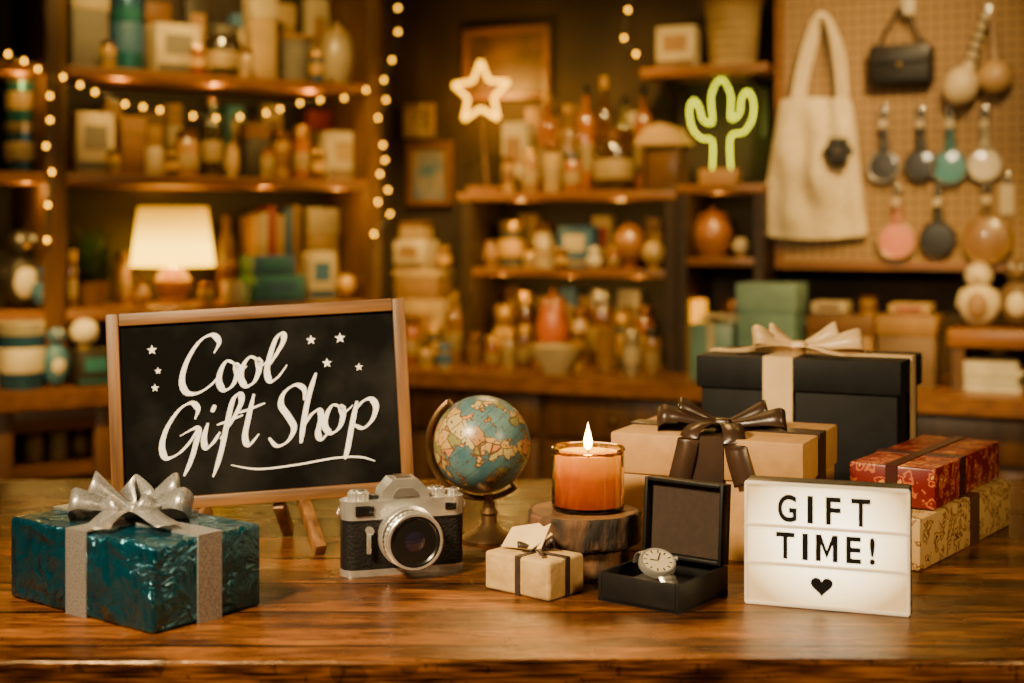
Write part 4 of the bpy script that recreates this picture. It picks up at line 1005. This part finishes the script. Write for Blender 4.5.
# -------- globe
Yg = 1.775
gx = (482 - 512) / F * Yg; gz = HC - (444 - HZ) / F * Yg; gr = 48.5 / F * Yg
root = thing('desk_globe', 'small antique desk globe on a bronze stand', 'globe', (gx + .009, Yg, T), 0)
bronze = pm('bronze', (.26, .15, .06), (.13, .07, .03), scale=20, rough=.32, metal=.85)
MB().lathe([(0, 0), (.035, 0), (.036, .004), (.031, .009), (.018, .014), (.01, .022), (.0085, .032), (.012, .036), (.007, .042), (.007, .05), (0, .05)], 36).build('base', bronze, root)
def globe_mat():
    m, nt, b = base_mat('globe_map'); N = nt.nodes; Lk = nt.links
    tc = N.new('ShaderNodeTexCoord')
    def mth(op, a, v=None):
        n = N.new('ShaderNodeMath'); n.operation = op; Lk.new(a, n.inputs[0])
        if v is not None:
            if isinstance(v, (int, float)): n.inputs[1].default_value = v
            else: Lk.new(v, n.inputs[1])
        return n.outputs[0]
    def mix(f, a, bb, mode='MIX'):
        n = N.new('ShaderNodeMix'); n.data_type = 'RGBA'; n.blend_type = mode
        if isinstance(f, float): n.inputs['Factor'].default_value = f
        else: Lk.new(f, n.inputs['Factor'])
        for s_, x in (('A', a), ('B', bb)):
            if isinstance(x, tuple): n.inputs[s_].default_value = c4(x)
            else: Lk.new(x, n.inputs[s_])
        return n.outputs['Result']
    mp = N.new('ShaderNodeMapping'); mp.inputs['Location'].default_value = (.37, .06, .11); Lk.new(tc.outputs['Object'], mp.inputs['Vector'])
    nz = N.new('ShaderNodeTexNoise'); nz.inputs['Scale'].default_value = 19; nz.inputs['Detail'].default_value = 9; nz.inputs['Roughness'].default_value = .6
    Lk.new(mp.outputs['Vector'], nz.inputs['Vector'])
    land = mth('GREATER_THAN', nz.outputs['Fac'], .5)
    coast = mth('LESS_THAN', mth('ABSOLUTE', mth('SUBTRACT', nz.outputs['Fac'], .5)), .008)
    vo = N.new('ShaderNodeTexVoronoi'); vo.inputs['Scale'].default_value = 62; Lk.new(mp.outputs['Vector'], vo.inputs['Vector'])
    ve = N.new('ShaderNodeTexVoronoi'); ve.inputs['Scale'].default_value = 62; ve.feature = 'DISTANCE_TO_EDGE'; Lk.new(mp.outputs['Vector'], ve.inputs['Vector'])
    sp = N.new('ShaderNodeSeparateColor'); Lk.new(vo.outputs['Color'], sp.inputs[0])
    cc = N.new('ShaderNodeValToRGB'); cc.color_ramp.interpolation = 'CONSTANT'; e = cc.color_ramp.elements
    e[0].position = 0; e[0].color = (.42, .25, .08, 1); e[1].position = .25; e[1].color = (.3, .15, .045, 1)
    for p, c in ((.45, (.38, .3, .12)), (.62, (.18, .17, .06)), (.8, (.44, .18, .07))):
        q_ = e.new(p); q_.color = c4(c)
    Lk.new(sp.outputs[0], cc.inputs['Fac'])
    border = mth('LESS_THAN', ve.outputs['Distance'], .035)
    landc = mix(border, cc.outputs['Color'], (.1, .05, .02))
    n3 = N.new('ShaderNodeTexNoise'); n3.inputs['Scale'].default_value = 30; Lk.new(tc.outputs['Object'], n3.inputs['Vector'])
    sea = N.new('ShaderNodeValToRGB'); e = sea.color_ramp.elements; e[0].position = .3; e[0].color = (.035, .1, .125, 1); e[1].position = .7; e[1].color = (.11, .19, .19, 1)
    Lk.new(n3.outputs['Fac'], sea.inputs['Fac'])
    se = N.new('ShaderNodeSeparateXYZ'); Lk.new(tc.outputs['Object'], se.inputs[0])
    lat = mth('FRACT', mth('MULTIPLY', mth('ADD', se.outputs['Z'], 1.0), 68.0))
    latl = mth('LESS_THAN', lat, .045)
    n4 = N.new('ShaderNodeTexNoise'); n4.inputs['Scale'].default_value = 260; n4.inputs['Detail'].default_value = 2; Lk.new(tc.outputs['Object'], n4.inputs['Vector'])
    txt = mth('GREATER_THAN', n4.outputs['Fac'], .64)
    seac = mix(latl, sea.outputs['Color'], (.03, .06, .06))
    base = mix(land, seac, landc)
    base = mix(coast, base, (.08, .05, .025))
    base = mix(txt, base, (.08, .05, .03))
    Lk.new(base, b.inputs['Base Color']); b.inputs['Roughness'].default_value = .32
    return m
gc_ = V((-.009, 0, gz))
gs = MB().sph((0, 0, 0), gr, seg=48).build('sphere', globe_mat(), root); gs.location = gc_; gs.rotation_euler = (0, math.radians(-38), 0)
ax = V((-.62, 0, .785)); ax.normalize(); pe = V((-.785, 0, -.62))
Ra = gr * 1.1
arc = [gc_ + ax * Ra * math.cos(t * PI / 24) + pe * Ra * math.sin(t * PI / 24) for t in range(0, 25)]
MB().strip(arc, [V((0, .008, 0))] * 25).strip([gc_ + (p - gc_) * 1.04 for p in arc], [V((0, .008, 0))] * 25).tube([p.lerp(gc_, -.02) for p in arc], .0036, 8).build('meridian_arm', bronze, root)
for sg in (1, -1):
    MB().tube([gc_ + ax * sg * gr * .99, gc_ + ax * sg * gr * 1.15], .004, 10).build('pivot', bronze, root)
MB().tube([(0, 0, .048), (-.002, 0, gz - Ra + .004)], .006, 12).build('stem', bronze, root)

# -------- small kraft gift
kraft_s = pm('cream_kraft', (.5, .32, .12), (.36, .22, .075), scale=40, rough=.75, bump=.6, bscale=45, bdist=.006)
dkr = pm('dark_ribbon', (.04, .026, .02), (.02, .014, .012), scale=30, rough=.4)
root = thing('gift_box', 'smallest gift, cream paper with thin dark ribbon and paper tag', 'gift box', (.024, 1.534, T), math.radians(-40.2))
w, d, h = .09, .06, .041
MB().box((0, 0, h / 2), (w, d, h), bev=.0035, seg=3).build('wrapping', kraft_s, root)
band_y(w, d, h, .002, .007, dkr, root, .001); band_x(w, d, h, 0, .007, dkr, root, .0014)
bow(root, (0.002, 0, h + .001), dkr, [(185, .02, .006, .3, .007), (0, .02, .006, .3, .007)], [([(0, 0, .002), (.014, -.012, .006), (.026, -.02, .002)], .006)], .004)
MB().prism([(-.028, -.014), (.012, -.017), (.03, .004), (.006, .02), (-.026, .014)], .0012, TR(-.012, .004, h + .013) @ RX(38) @ RZ(10)).build('paper_tag', pm('tag_paper', (.66, .47, .22), (.54, .37, .16), scale=30, rough=.8), root)
MB().prism([(-.018, -.014), (.014, -.018), (.004, .016)], .0012, TR(.004, .006, h + .018) @ RX(60) @ RZ(-20)).build('paper_leaf', _m['tag_paper'], root)

# -------- wood slices and candle
sx_, sy_ = .081, 1.62
bark = pm('bark', (.11, .046, .013), (.01, .005, .002), scale=34, rough=.85, bump=1.0, stretch=(1, 1, .35), bdist=.012, lo=.38, hi=.58)
cutw = pm('cut_wood', (.17, .075, .02), (.06, .026, .008), scale=18, rough=.6)
def slice_(z, r_, h_, label, sd):
    root = thing('wood_slice', label, 'wood slice', (sx_, sy_, z), sd)
    mb = MB(); seg = 96; rows = [(0, .96), (.1, 1.0), (.3, .985), (.5, 1.0), (.72, .985), (.9, 1.0), (.985, .965)]
    bm = mb.bm; rings = []
    rnd = random.Random(sd)
    for zi, rr in rows:
        rg = []
        for t in range(seg):
            q_ = r_ * rr * (1 + .022 * math.sin(2 * PI * t / seg * 3 + sd) + .014 * math.sin(2 * PI * t / seg * 7 + 2 * sd) + rnd.uniform(-.018, .018))
            rg.append(bm.verts.new((q_ * math.cos(2 * PI * t / seg), q_ * math.sin(2 * PI * t / seg), h_ * zi)))
        rings.append(rg)
    for a, b_ in zip(rings, rings[1:]):
        for t in range(seg): bm.faces.new((a[t], a[(t + 1) % seg], b_[(t + 1) % seg], b_[t]))
    bm.faces.new(rings[0]); bm.faces.new(rings[-1])
    mb.build('bark', bark, root, ang=50)
    wob = lambda t: 1 + .022 * math.sin(2 * PI * t * 3 + sd) + .014 * math.sin(2 * PI * t * 7 + 2 * sd)
    MB().lathe([(0, h_ * .985), (r_ * .94, h_ * .985), (r_ * .93, h_), (0, h_)], 72, wob=wob).build('cut_face', cutw, root)
slice_(T, .053, .034, 'lower, smaller dark round wood slice resting on the table', 1.0)
slice_(T + .034, .064, .036, 'upper, wider dark round wood slice under the orange candle', 2.2)
root = thing('candle_jar', 'lit orange candle in a round glass jar on the wood slices', 'candle', (sx_ + .0055, sy_, T + .07), 0)
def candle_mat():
    m, nt, b = base_mat('amber_wax_glow'); N = nt.nodes; Lk = nt.links  # candle glow painted into wax colour and emission, brighter towards the top
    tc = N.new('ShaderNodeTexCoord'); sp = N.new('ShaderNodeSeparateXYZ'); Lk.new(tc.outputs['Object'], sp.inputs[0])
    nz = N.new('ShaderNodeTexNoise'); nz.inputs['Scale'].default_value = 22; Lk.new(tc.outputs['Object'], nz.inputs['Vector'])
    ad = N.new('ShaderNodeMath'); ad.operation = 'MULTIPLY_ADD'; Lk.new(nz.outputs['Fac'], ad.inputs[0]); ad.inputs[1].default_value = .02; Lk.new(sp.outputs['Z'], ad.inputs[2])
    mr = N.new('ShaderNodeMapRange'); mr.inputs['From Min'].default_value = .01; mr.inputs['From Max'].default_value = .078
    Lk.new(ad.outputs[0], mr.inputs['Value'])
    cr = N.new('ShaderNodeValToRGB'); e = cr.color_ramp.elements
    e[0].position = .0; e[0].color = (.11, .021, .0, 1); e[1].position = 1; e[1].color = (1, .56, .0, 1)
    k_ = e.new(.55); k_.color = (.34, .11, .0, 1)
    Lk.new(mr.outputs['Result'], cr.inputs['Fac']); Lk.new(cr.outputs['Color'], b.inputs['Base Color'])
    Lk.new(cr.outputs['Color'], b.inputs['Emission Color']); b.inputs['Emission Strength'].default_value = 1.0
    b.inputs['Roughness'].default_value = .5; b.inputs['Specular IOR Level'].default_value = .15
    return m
cr_ = .0415; ch = .071
glass = pm('amber_glass', (1, .62, .2), (1, .58, .16), rough=.02, trans=1.0)
MB().lathe([(0, 0), (cr_ - .003, 0), (cr_, .004), (cr_, ch - .004), (cr_ + .0012, ch - .002), (cr_, ch), (cr_ - .0035, ch - .001), (cr_ - .0036, .006), (0, .005)], 48).build('glass_jar', glass, root)
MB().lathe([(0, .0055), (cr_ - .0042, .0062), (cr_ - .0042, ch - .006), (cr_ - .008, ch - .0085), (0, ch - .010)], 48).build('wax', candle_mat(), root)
MB().tube([(0, 0, ch - .011), (.001, 0, ch - .001)], .0012, 6).build('wick', cm((.02, .015, .01), .8), root)
MB().lathe([(0, ch - .004), (.0042, ch), (.0052, ch + .006), (.0036, ch + .014), (.0014, ch + .022), (0, ch + .028)], 20).build('flame', emit('candle_flame', (1, .55, .05), 60), root)

# -------- kraft gift box
kraft = pm('kraft_card', (.42, .22, .065), (.36, .185, .052), scale=70, rough=.6)
brn = pm('brown_satin', (.042, .021, .012), (.02, .011, .007), scale=18, rough=.32)
root = thing('gift_box', 'kraft brown lidded gift box with dark brown satin ribbon and bow', 'gift box', (.265, 1.761, T), math.radians(-25))
w, d, h = .236, .182, .143
MB().box((0, 0, .047), (w - .006, d - .006, .094), bev=.002).build('body', kraft, root)
MB().box((0, 0, h - .0245), (w, d, .049), bev=.0025).build('lid', kraft, root)
band_y(w, d, h, .005, .038, brn, root); band_x(w, d, h, 0, .034, brn, root)
bow(root, (0.005, -.03, h + .002), brn, [(178, .08, .021, .08, .026), (-3, .076, .021, .02, .026), (164, .056, .015, .3, .023), (16, .058, .015, .24, .023)],
    [([(0, 0, .006), (-.012, -.03, .012), (-.022, -.058, .004), (-.026, -.0655, -.02), (-.036, -.066, -.06)], .026), ([(0, 0, .006), (.018, -.03, .012), (.03, -.056, .004), (.036, -.0655, -.02), (.046, -.066, -.054)], .026)], .0095, th=52, wv=.06)

# -------- black gift box
blk_c = pm('black_card', (.005, .005, .0052), (.008, .008, .0083), scale=40, rough=.6, spec=.18)
cream = pm('cream_satin', (.72, .5, .25), (.6, .41, .19), scale=18, rough=.33)
root = thing('gift_box', 'tall black lidded gift box with cream satin ribbon and bow', 'gift box', (.4325, 2.062, T), math.radians(-25))
w, d, h = .288, .178, .209
MB().box((0, 0, .083), (w - .012, d - .012, .166), bev=.002).build('body', blk_c, root)
MB().box((0, 0, h - .023), (w, d, .046), bev=.0025).build('lid', blk_c, root)
band_y(w, d, h, -.025, .042, cream, root); band_x(w, d, h, .0, .03, cream, root)
bow(root, (-.015, -.01, h + .002), cream, [(180, .066, .019, .2, .03), (-2, .092, .02, .06, .032), (165, .042, .013, .5, .026), (12, .06, .015, .3, .028)],
    [([(0, 0, .006), (-.03, -.02, .012), (-.06, -.03, .008), (-.085, -.035, .004)], .028), ([(0, 0, .006), (.03, -.035, .012), (.06, -.05, .006), (.085, -.06, .004)], .028)], .011, th=58, wv=.07)

# -------- patterned boxes
floral = vor_mat('floral_gold', [(.1, .03, .006), (.45, .28, .1), (.2, .09, .02), (.45, .28, .1)], 52, .5)
redp = vor_mat('red_pattern', [(.5, .22, .04), (.16, .006, .003), (.38, .09, .02), (.13, .005, .003)], 50, .36)
root = thing('gift_box', 'long gift box in cream and gold patterned paper under the red one', 'gift box', (.517, 1.7725, T), math.atan2(.8, .6))
w, d, h = .32, .105, .06
MB().box((0, 0, h / 2), (w, d, h), bev=.003).build('wrapping', floral, root)
band_y(w, d, h, .02, .03, pm('brown_band', (.1, .045, .02), (.06, .028, .014), rough=.4), root)
root = thing('gift_box', 'long gift box in red patterned paper on the cream patterned one', 'gift box', (.5245, 1.794, T + .0605 + .0012), math.atan2(.83, .56))
w, d, h = .272, .104, .048
MB().box((0, 0, h / 2), (w, d, h), bev=.003).build('wrapping', redp, root)
band_y(w, d, h - .0002, -.03, .022, pm('maroon_band', (.05, .009, .006), (.03, .006, .004), rough=.35), root, .0012)
band_x(w, d, h, 0, .014, _m['maroon_band'], root, .0014)

# -------- watch box and watch
root = thing('watch_box', 'open black watch box with raised lid and brown lining', 'watch box', (.1603, 1.504, T), math.radians(-36.6))
w, d, h, t = .097, .105, .03, .004
bb = pm('black_box', (.005, .0047, .0047), (.008, .0073, .0073), scale=50, rough=.45, spec=.22)
mb = MB().box((0, 0, .002), (w, d, .004))
for sx in (-1, 1): mb.box((sx * (w / 2 - t / 2), 0, h / 2), (t, d, h), bev=.0008)
for sy in (-1, 1): mb.box((0, sy * (d / 2 - t / 2), h / 2), (w - 2 * t, t, h), bev=.0008)
mb.build('tray', bb, root)
MB().box((0, 0, .009), (w - 2 * t - .001, d - 2 * t - .001, .0098), bev=.002).build('lining', pm('suede_dark', (.03, .022, .017), (.02, .015, .012), scale=120, rough=.9), root)
ML = TR(0, d / 2 + .001, h + .001) @ RX(-4)
lh = .085; ld = .018
mb = MB().box((0, -.002, lh / 2), (w, .004, lh), M=ML)
for sx in (-1, 1): mb.box((sx * (w / 2 - t / 2), -ld / 2 - .002, lh / 2), (t, ld - .004, lh), bev=.0008, M=ML)
for zz in (t / 2, lh - t / 2): mb.box((0, -ld / 2 - .002, zz), (w - 2 * t, ld - .004, t), bev=.0008, M=ML)
lid = mb.build('lid', bb, root)
MB().box((0, -.006, lh / 2), (w - 2 * t - .001, .0035, lh - 2 * t - .001), M=ML).build('lid_lining', pm('suede_brown', (.026, .0115, .0045), (.018, .008, .0033), scale=160, rough=.85), lid)
rt = thing('wristwatch', 'silver wristwatch with pale dial resting in the open black box', 'watch', (.1533, 1.502, T + .0142), math.radians(12))
WM = TR(0, 0, .021) @ RX(30) @ RZ(14)
MB().lathe([(0, -.0055), (.0175, -.0055), (.020, -.002), (.020, .003), (.0188, .0055), (.0172, .0058), (.017, .0042), (0, .0042)], 40, WM).build('case', chrome, rt)
MB().lathe([(0, .0043), (.0166, .0043), (.0166, .0047), (0, .0047)], 40, WM).build('dial', pm('dial', (.42, .35, .24), (.36, .3, .2), rough=.3), rt)
for i in range(12):
    a = i * PI / 6
    MB().box((0, .0138, .0049), (.0012, .0036, .0004), M=WM @ Matrix.Rotation(a, 4, 'Z')).build('hour_mark', blackm, rt)
for ln, a, nm in ((.0085, 60, 'hour_hand'), (.0125, -40, 'minute_hand')):
    MB().box((0, ln / 2, .0052), (.0012, ln, .0004), M=WM @ RZ(a)).build(nm, blackm, rt)
MB().tube([WM @ V((.0195, 0, .001)), WM @ V((.024, 0, .001))], .0026, 10).build('crown', chrome, rt)
st = pm('steel_strap', (.5, .47, .43), (.14, .13, .12), scale=240, rough=.35, metal=.8, stretch=(.2, 1, 1))
for pts in ([(0, .0185, .0), (0, .0245, -.003), (0, .029, -.011), (0, .03, -.022)], [(0, -.0185, .0), (0, -.0255, -.002), (0, -.032, -.005)]):
    pp = catmull([WM @ V(p) for p in pts], 5)
    for p in pp: p.z = max(p.z, .0025)
    o = MB().strip(pp, [WM.to_3x3() @ V((.0185, 0, 0))] * len(pp)).build('strap', st, rt, recalc=False); md = o.modifiers.new('thick', 'SOLIDIFY'); md.thickness = .002; md.offset = 0

# -------- light box
Lp, Rp = V((.242, 1.479)), V((.399, 1.4256))
dv = Rp - Lp; ang = math.atan2(dv.y, dv.x); W = dv.length; H = .128; D = .034
nb = V((-math.sin(ang), math.cos(ang)))
c0 = (Lp + Rp) / 2 + nb * D / 2
root = thing('light_box', 'glowing white cinema light box with black letters and a heart', 'light box', (c0.x, c0.y, T), ang)
edge = pm('box_edge', (.008, .008, .008), (.013, .013, .013), rough=.4)
MB().box((0, .003, H / 2), (W, D - .006, H), bev=.003).build('body', edge, root)
def panel_mat():
    # diffuser sheet; falloff painted into its emission, brightest near the middle, dim at edges
    m, nt, b = base_mat('lit_panel'); N = nt.nodes; Lk = nt.links
    tc = N.new('ShaderNodeTexCoord'); mp = N.new('ShaderNodeMapping')
    mp.inputs['Location'].default_value = (0, 0, -H * .56 / (H * .62)); mp.inputs['Scale'].default_value = (1 / (W * .56), 0, 1 / (H * .62))
    Lk.new(tc.outputs['Object'], mp.inputs['Vector'])
    gr_ = N.new('ShaderNodeTexGradient'); gr_.gradient_type = 'SPHERICAL'; Lk.new(mp.outputs['Vector'], gr_.inputs['Vector'])
    cr = N.new('ShaderNodeValToRGB'); e = cr.color_ramp.elements
    e[0].position = 0; e[0].color = (.2, .11, .035, 1); e[1].position = .7; e[1].color = (1, .8, .5, 1)
    k_ = e.new(.3); k_.color = (.6, .43, .2, 1)
    Lk.new(gr_.outputs['Fac'], cr.inputs['Fac']); Lk.new(cr.outputs['Color'], b.inputs['Emission Color']); b.inputs['Emission Strength'].default_value = 5
    b.inputs['Base Color'].default_value = (.3, .25, .17, 1); b.inputs['Roughness'].default_value = .35
    return m
pmx = panel_mat()
rows = [(.004, .0425), (.0455, .0815), (.0845, .1245)]
for a, b_ in rows: MB().box((0, -D / 2 + .001, (a + b_) / 2), (W - .006, .003, b_ - a), bev=.0006).build('lit_panel', pmx, root)
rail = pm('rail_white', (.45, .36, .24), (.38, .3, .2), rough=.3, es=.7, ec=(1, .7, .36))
for z in (.0025, .044, .083, .1262): MB().box((0, -D / 2 - .001, z), (W - .002, .006, .0032), bev=.0008).build('rail', rail, root)
for sx in (-1, 1): MB().box((sx * (W / 2 - .0015), -D / 2, H / 2), (.003, .005, H - .004), bev=.0006).build('side_rim', rail, root)
ink = pm('letter_black', (.005, .0045, .0045), (.008, .007, .007), rough=.5, spec=.15)
def glyph(chx, x0, x1, zc_, hh):
    if chx == 'M':
        t = .24
        poly = [(0, 0), (t, 0), (t, .62), (.5, .1), (1 - t, .62), (1 - t, 0), (1, 0), (1, 1), (1 - t * 1.05, 1), (.5, .42), (t * 1.05, 1), (0, 1)]
        MB().prism([(x0 + x * (x1 - x0), zc_ + (y - .5) * hh) for x, y in poly], .0008, TR(0, -D / 2 - .0007, 0) @ RX(90)).build('letter', ink, root)
        return
    cu = bpy.data.curves.new('glyph', 'FONT'); cu.body = chx; cu.size = 1; cu.extrude = .5; cu.offset = .024
    ob = bpy.data.objects.new('glyph', cu); COL.objects.link(ob)
    dg = bpy.context.evaluated_depsgraph_get(); me = bpy.data.meshes.new_from_object(ob.evaluated_get(dg))
    bpy.data.objects.remove(ob); bpy.data.curves.remove(cu)
    xs = [v.co.x for v in me.vertices]; ys = [v.co.y for v in me.vertices]
    for v in me.vertices:
        X = x0 + (v.co.x - min(xs)) / (max(xs) - min(xs)) * (x1 - x0)
        Z = zc_ + ((v.co.y - min(ys)) / (max(ys) - min(ys)) - .5) * hh
        Yy = -D / 2 - .0011 - .0004 * (1 if v.co.z > 0 else -1)
        v.co = (X, Yy, Z)
    me.name = 'letter'; me.materials.clear(); me.materials.append(ink)
    o = bpy.data.objects.new('letter', me); COL.objects.link(o); o.parent = root
lx = lambda px: -W / 2 + (px - 745) / 164 * W
for chx, a, b_ in (('G', 779, 798), ('I', 808.5, 814.5), ('F', 827, 842), ('T', 852, 871)): glyph(chx, lx(a), lx(b_), .1015, .0285)
for chx, a, b_ in (('T', 777, 796), ('I', 803.5, 809.5), ('M', 817, 839), ('E', 847, 862), ('!', 870, 875.5)): glyph(chx, lx(a), lx(b_), .0632, .0275)
hp = []
for i in range(40):
    t = 2 * PI * i / 40; hp.append((16 * math.sin(t) ** 3, 13 * math.cos(t) - 5 * math.cos(2 * t) - 2 * math.cos(3 * t) - math.cos(4 * t)))
MB().prism([(lx(823) + x * .0007, .0245 + y * .00068) for x, y in hp], .0008, TR(0, -D / 2 - .0006, 0) @ RX(90)).build('heart', ink, root)

# ================================================================== lights
def area(name, loc, tgt, size, power, col, spread=180):
    l = bpy.data.lights.new(name, 'AREA'); l.energy = power; l.size = size; l.color = col; l.spread = math.radians(spread)
    o = bpy.data.objects.new(name, l); COL.objects.link(o); o.location = loc
    o.rotation_euler = (V(tgt) - V(loc)).to_track_quat('-Z', 'Y').to_euler()
    return o
def lamp(name, loc, power, col, r_=.06):
    l = bpy.data.lights.new(name, 'POINT'); l.energy = power; l.shadow_soft_size = r_; l.color = col
    o = bpy.data.objects.new(name, l); COL.objects.link(o); o.location = loc
    return o
area('key_light', (-.75, .75, T + 1.0), (-.02, 1.6, T + .06), .22, 21, (1, .74, .4), 95)
area('fill_light', (1.1, .7, T + .8), (.25, 1.7, T + .1), .3, 6, (1, .7, .34), 110)
area('back_light', (.1, 3.0, T + 1.1), (0, 1.45, T), .4, 9, (1, .52, .15))
warm = (1, .62, .16)
for (x, y, z, p) in ((-1.0, 3.75, 1.25, 2.4), (-.1, 3.95, 1.3, 3.2), (.75, 3.45, 1.25, 3.2), (1.1, 3.15, 1.15, 3.6)):
    lamp('added_room_fill', (x, y, T + z), p, warm)  # added point lights above the view for shelves and table sheen, no fixtures
def add_bay_light(fr, px, n, z, p):
    s_ = fr.s_at(px, n); w_ = fr.W((s_, -n, z)); lamp('added_bay_light', w_, p, (1, .6, .13), .006)  # point light added under a shelf to make a pool of light, no fixture
for px in (120, 215, 310): add_bay_light(L, px, .345, Z1 - .045, 1.5)
for px in (265, 340): add_bay_light(L, px, .345, Z2 - .045, 1.3)
add_bay_light(L, 20, .345, Z1 - .045, 1.0)
add_bay_light(L, 28, .345, Z2 - .045, 1.2)
for px in (520, 620): add_bay_light(B, px, .295, M1 - .04, 1.0)
for px in (500, 570, 640): add_bay_light(B, px, .295, M2 - .036, 1.05)
add_bay_light(B, 718, .295, R1 - .04, .7)
area('corner_fill', (-.2, 3.6, T + 1.5), tuple(B.W(B.lp(425, 270, .25))), .1, 3.5, warm, 40)  # this and the aimed area lights below are added to brighten dark spots
area('bottle_fill', (.25, 3.3, T + 1.4), tuple(B.W(B.lp(590, 150, .15))), .1, 3.2, warm, 45)  # added fill on the bottles
area('top_shelf_fill', (-.75, 3.2, T + 1.7), tuple(L.W(L.lp(210, 40, .2))), .1, 4.5, warm, 50)  # added fill on the upper bookcase goods
area('far_left_fill', (-1.0, 2.6, T + 1.2), tuple(L.W(L.lp(45, 320, .4))), .1, 2.4, warm, 30)  # added fill for the dark far left shelves
area('pegboard_fill', (.95, 2.4, T + 1.5), tuple(B.W(B.lp(835, 100, .25))), .15, 3.2, (1, .68, .27), 40)  # added fill on tote bag and pegboard
area('counter_fill', (.15, 2.7, T + .75), tuple(B.W(B.lp(540, 430, .5))), .1, 2.4, warm, 60)  # added fill on the cabinet fronts
area('right_counter_fill', (.9, 2.6, T + 1.1), tuple(B.W(B.lp(930, 345, .4))), .1, 3.6, warm, 45)  # added fill for the dark right end of the worktop
# area lights added behind star and cactus to strengthen their halo on the wall
area('star_back_glow', tuple(star_c + V((-B.nx, -B.ny, 0)) * .012), tuple(star_c + V((-B.nx, -B.ny, 0))), .12, 2.2, (1, .5, .06))
cc_ = B.W(cact_c)
area('cactus_back_glow', tuple(cc_ + V((-B.nx, -B.ny, 0)) * .012), tuple(cc_ + V((-B.nx, -B.ny, 0))), .1, .3, (.8, 1, .15))
w = bpy.data.worlds.new('World'); SC.world = w; w.use_nodes = True
w.node_tree.nodes['Background'].inputs['Color'].default_value = (1, .7, .42, 1); w.node_tree.nodes['Background'].inputs['Strength'].default_value = .006

# ================================================================== camera
cd = bpy.data.cameras.new('Camera'); co_ = bpy.data.objects.new('Camera', cd); COL.objects.link(co_)
co_.location = (0, 0, T + HC); co_.rotation_euler = (PI / 2, 0, 0)
cd.sensor_width = 36; cd.lens = 50; cd.shift_y = -(341.5 - HZ) / 1024
cd.clip_start = .05
cd.dof.use_dof = True; cd.dof.focus_distance = 1.6; cd.dof.aperture_fstop = 3.0
SC.camera = co_
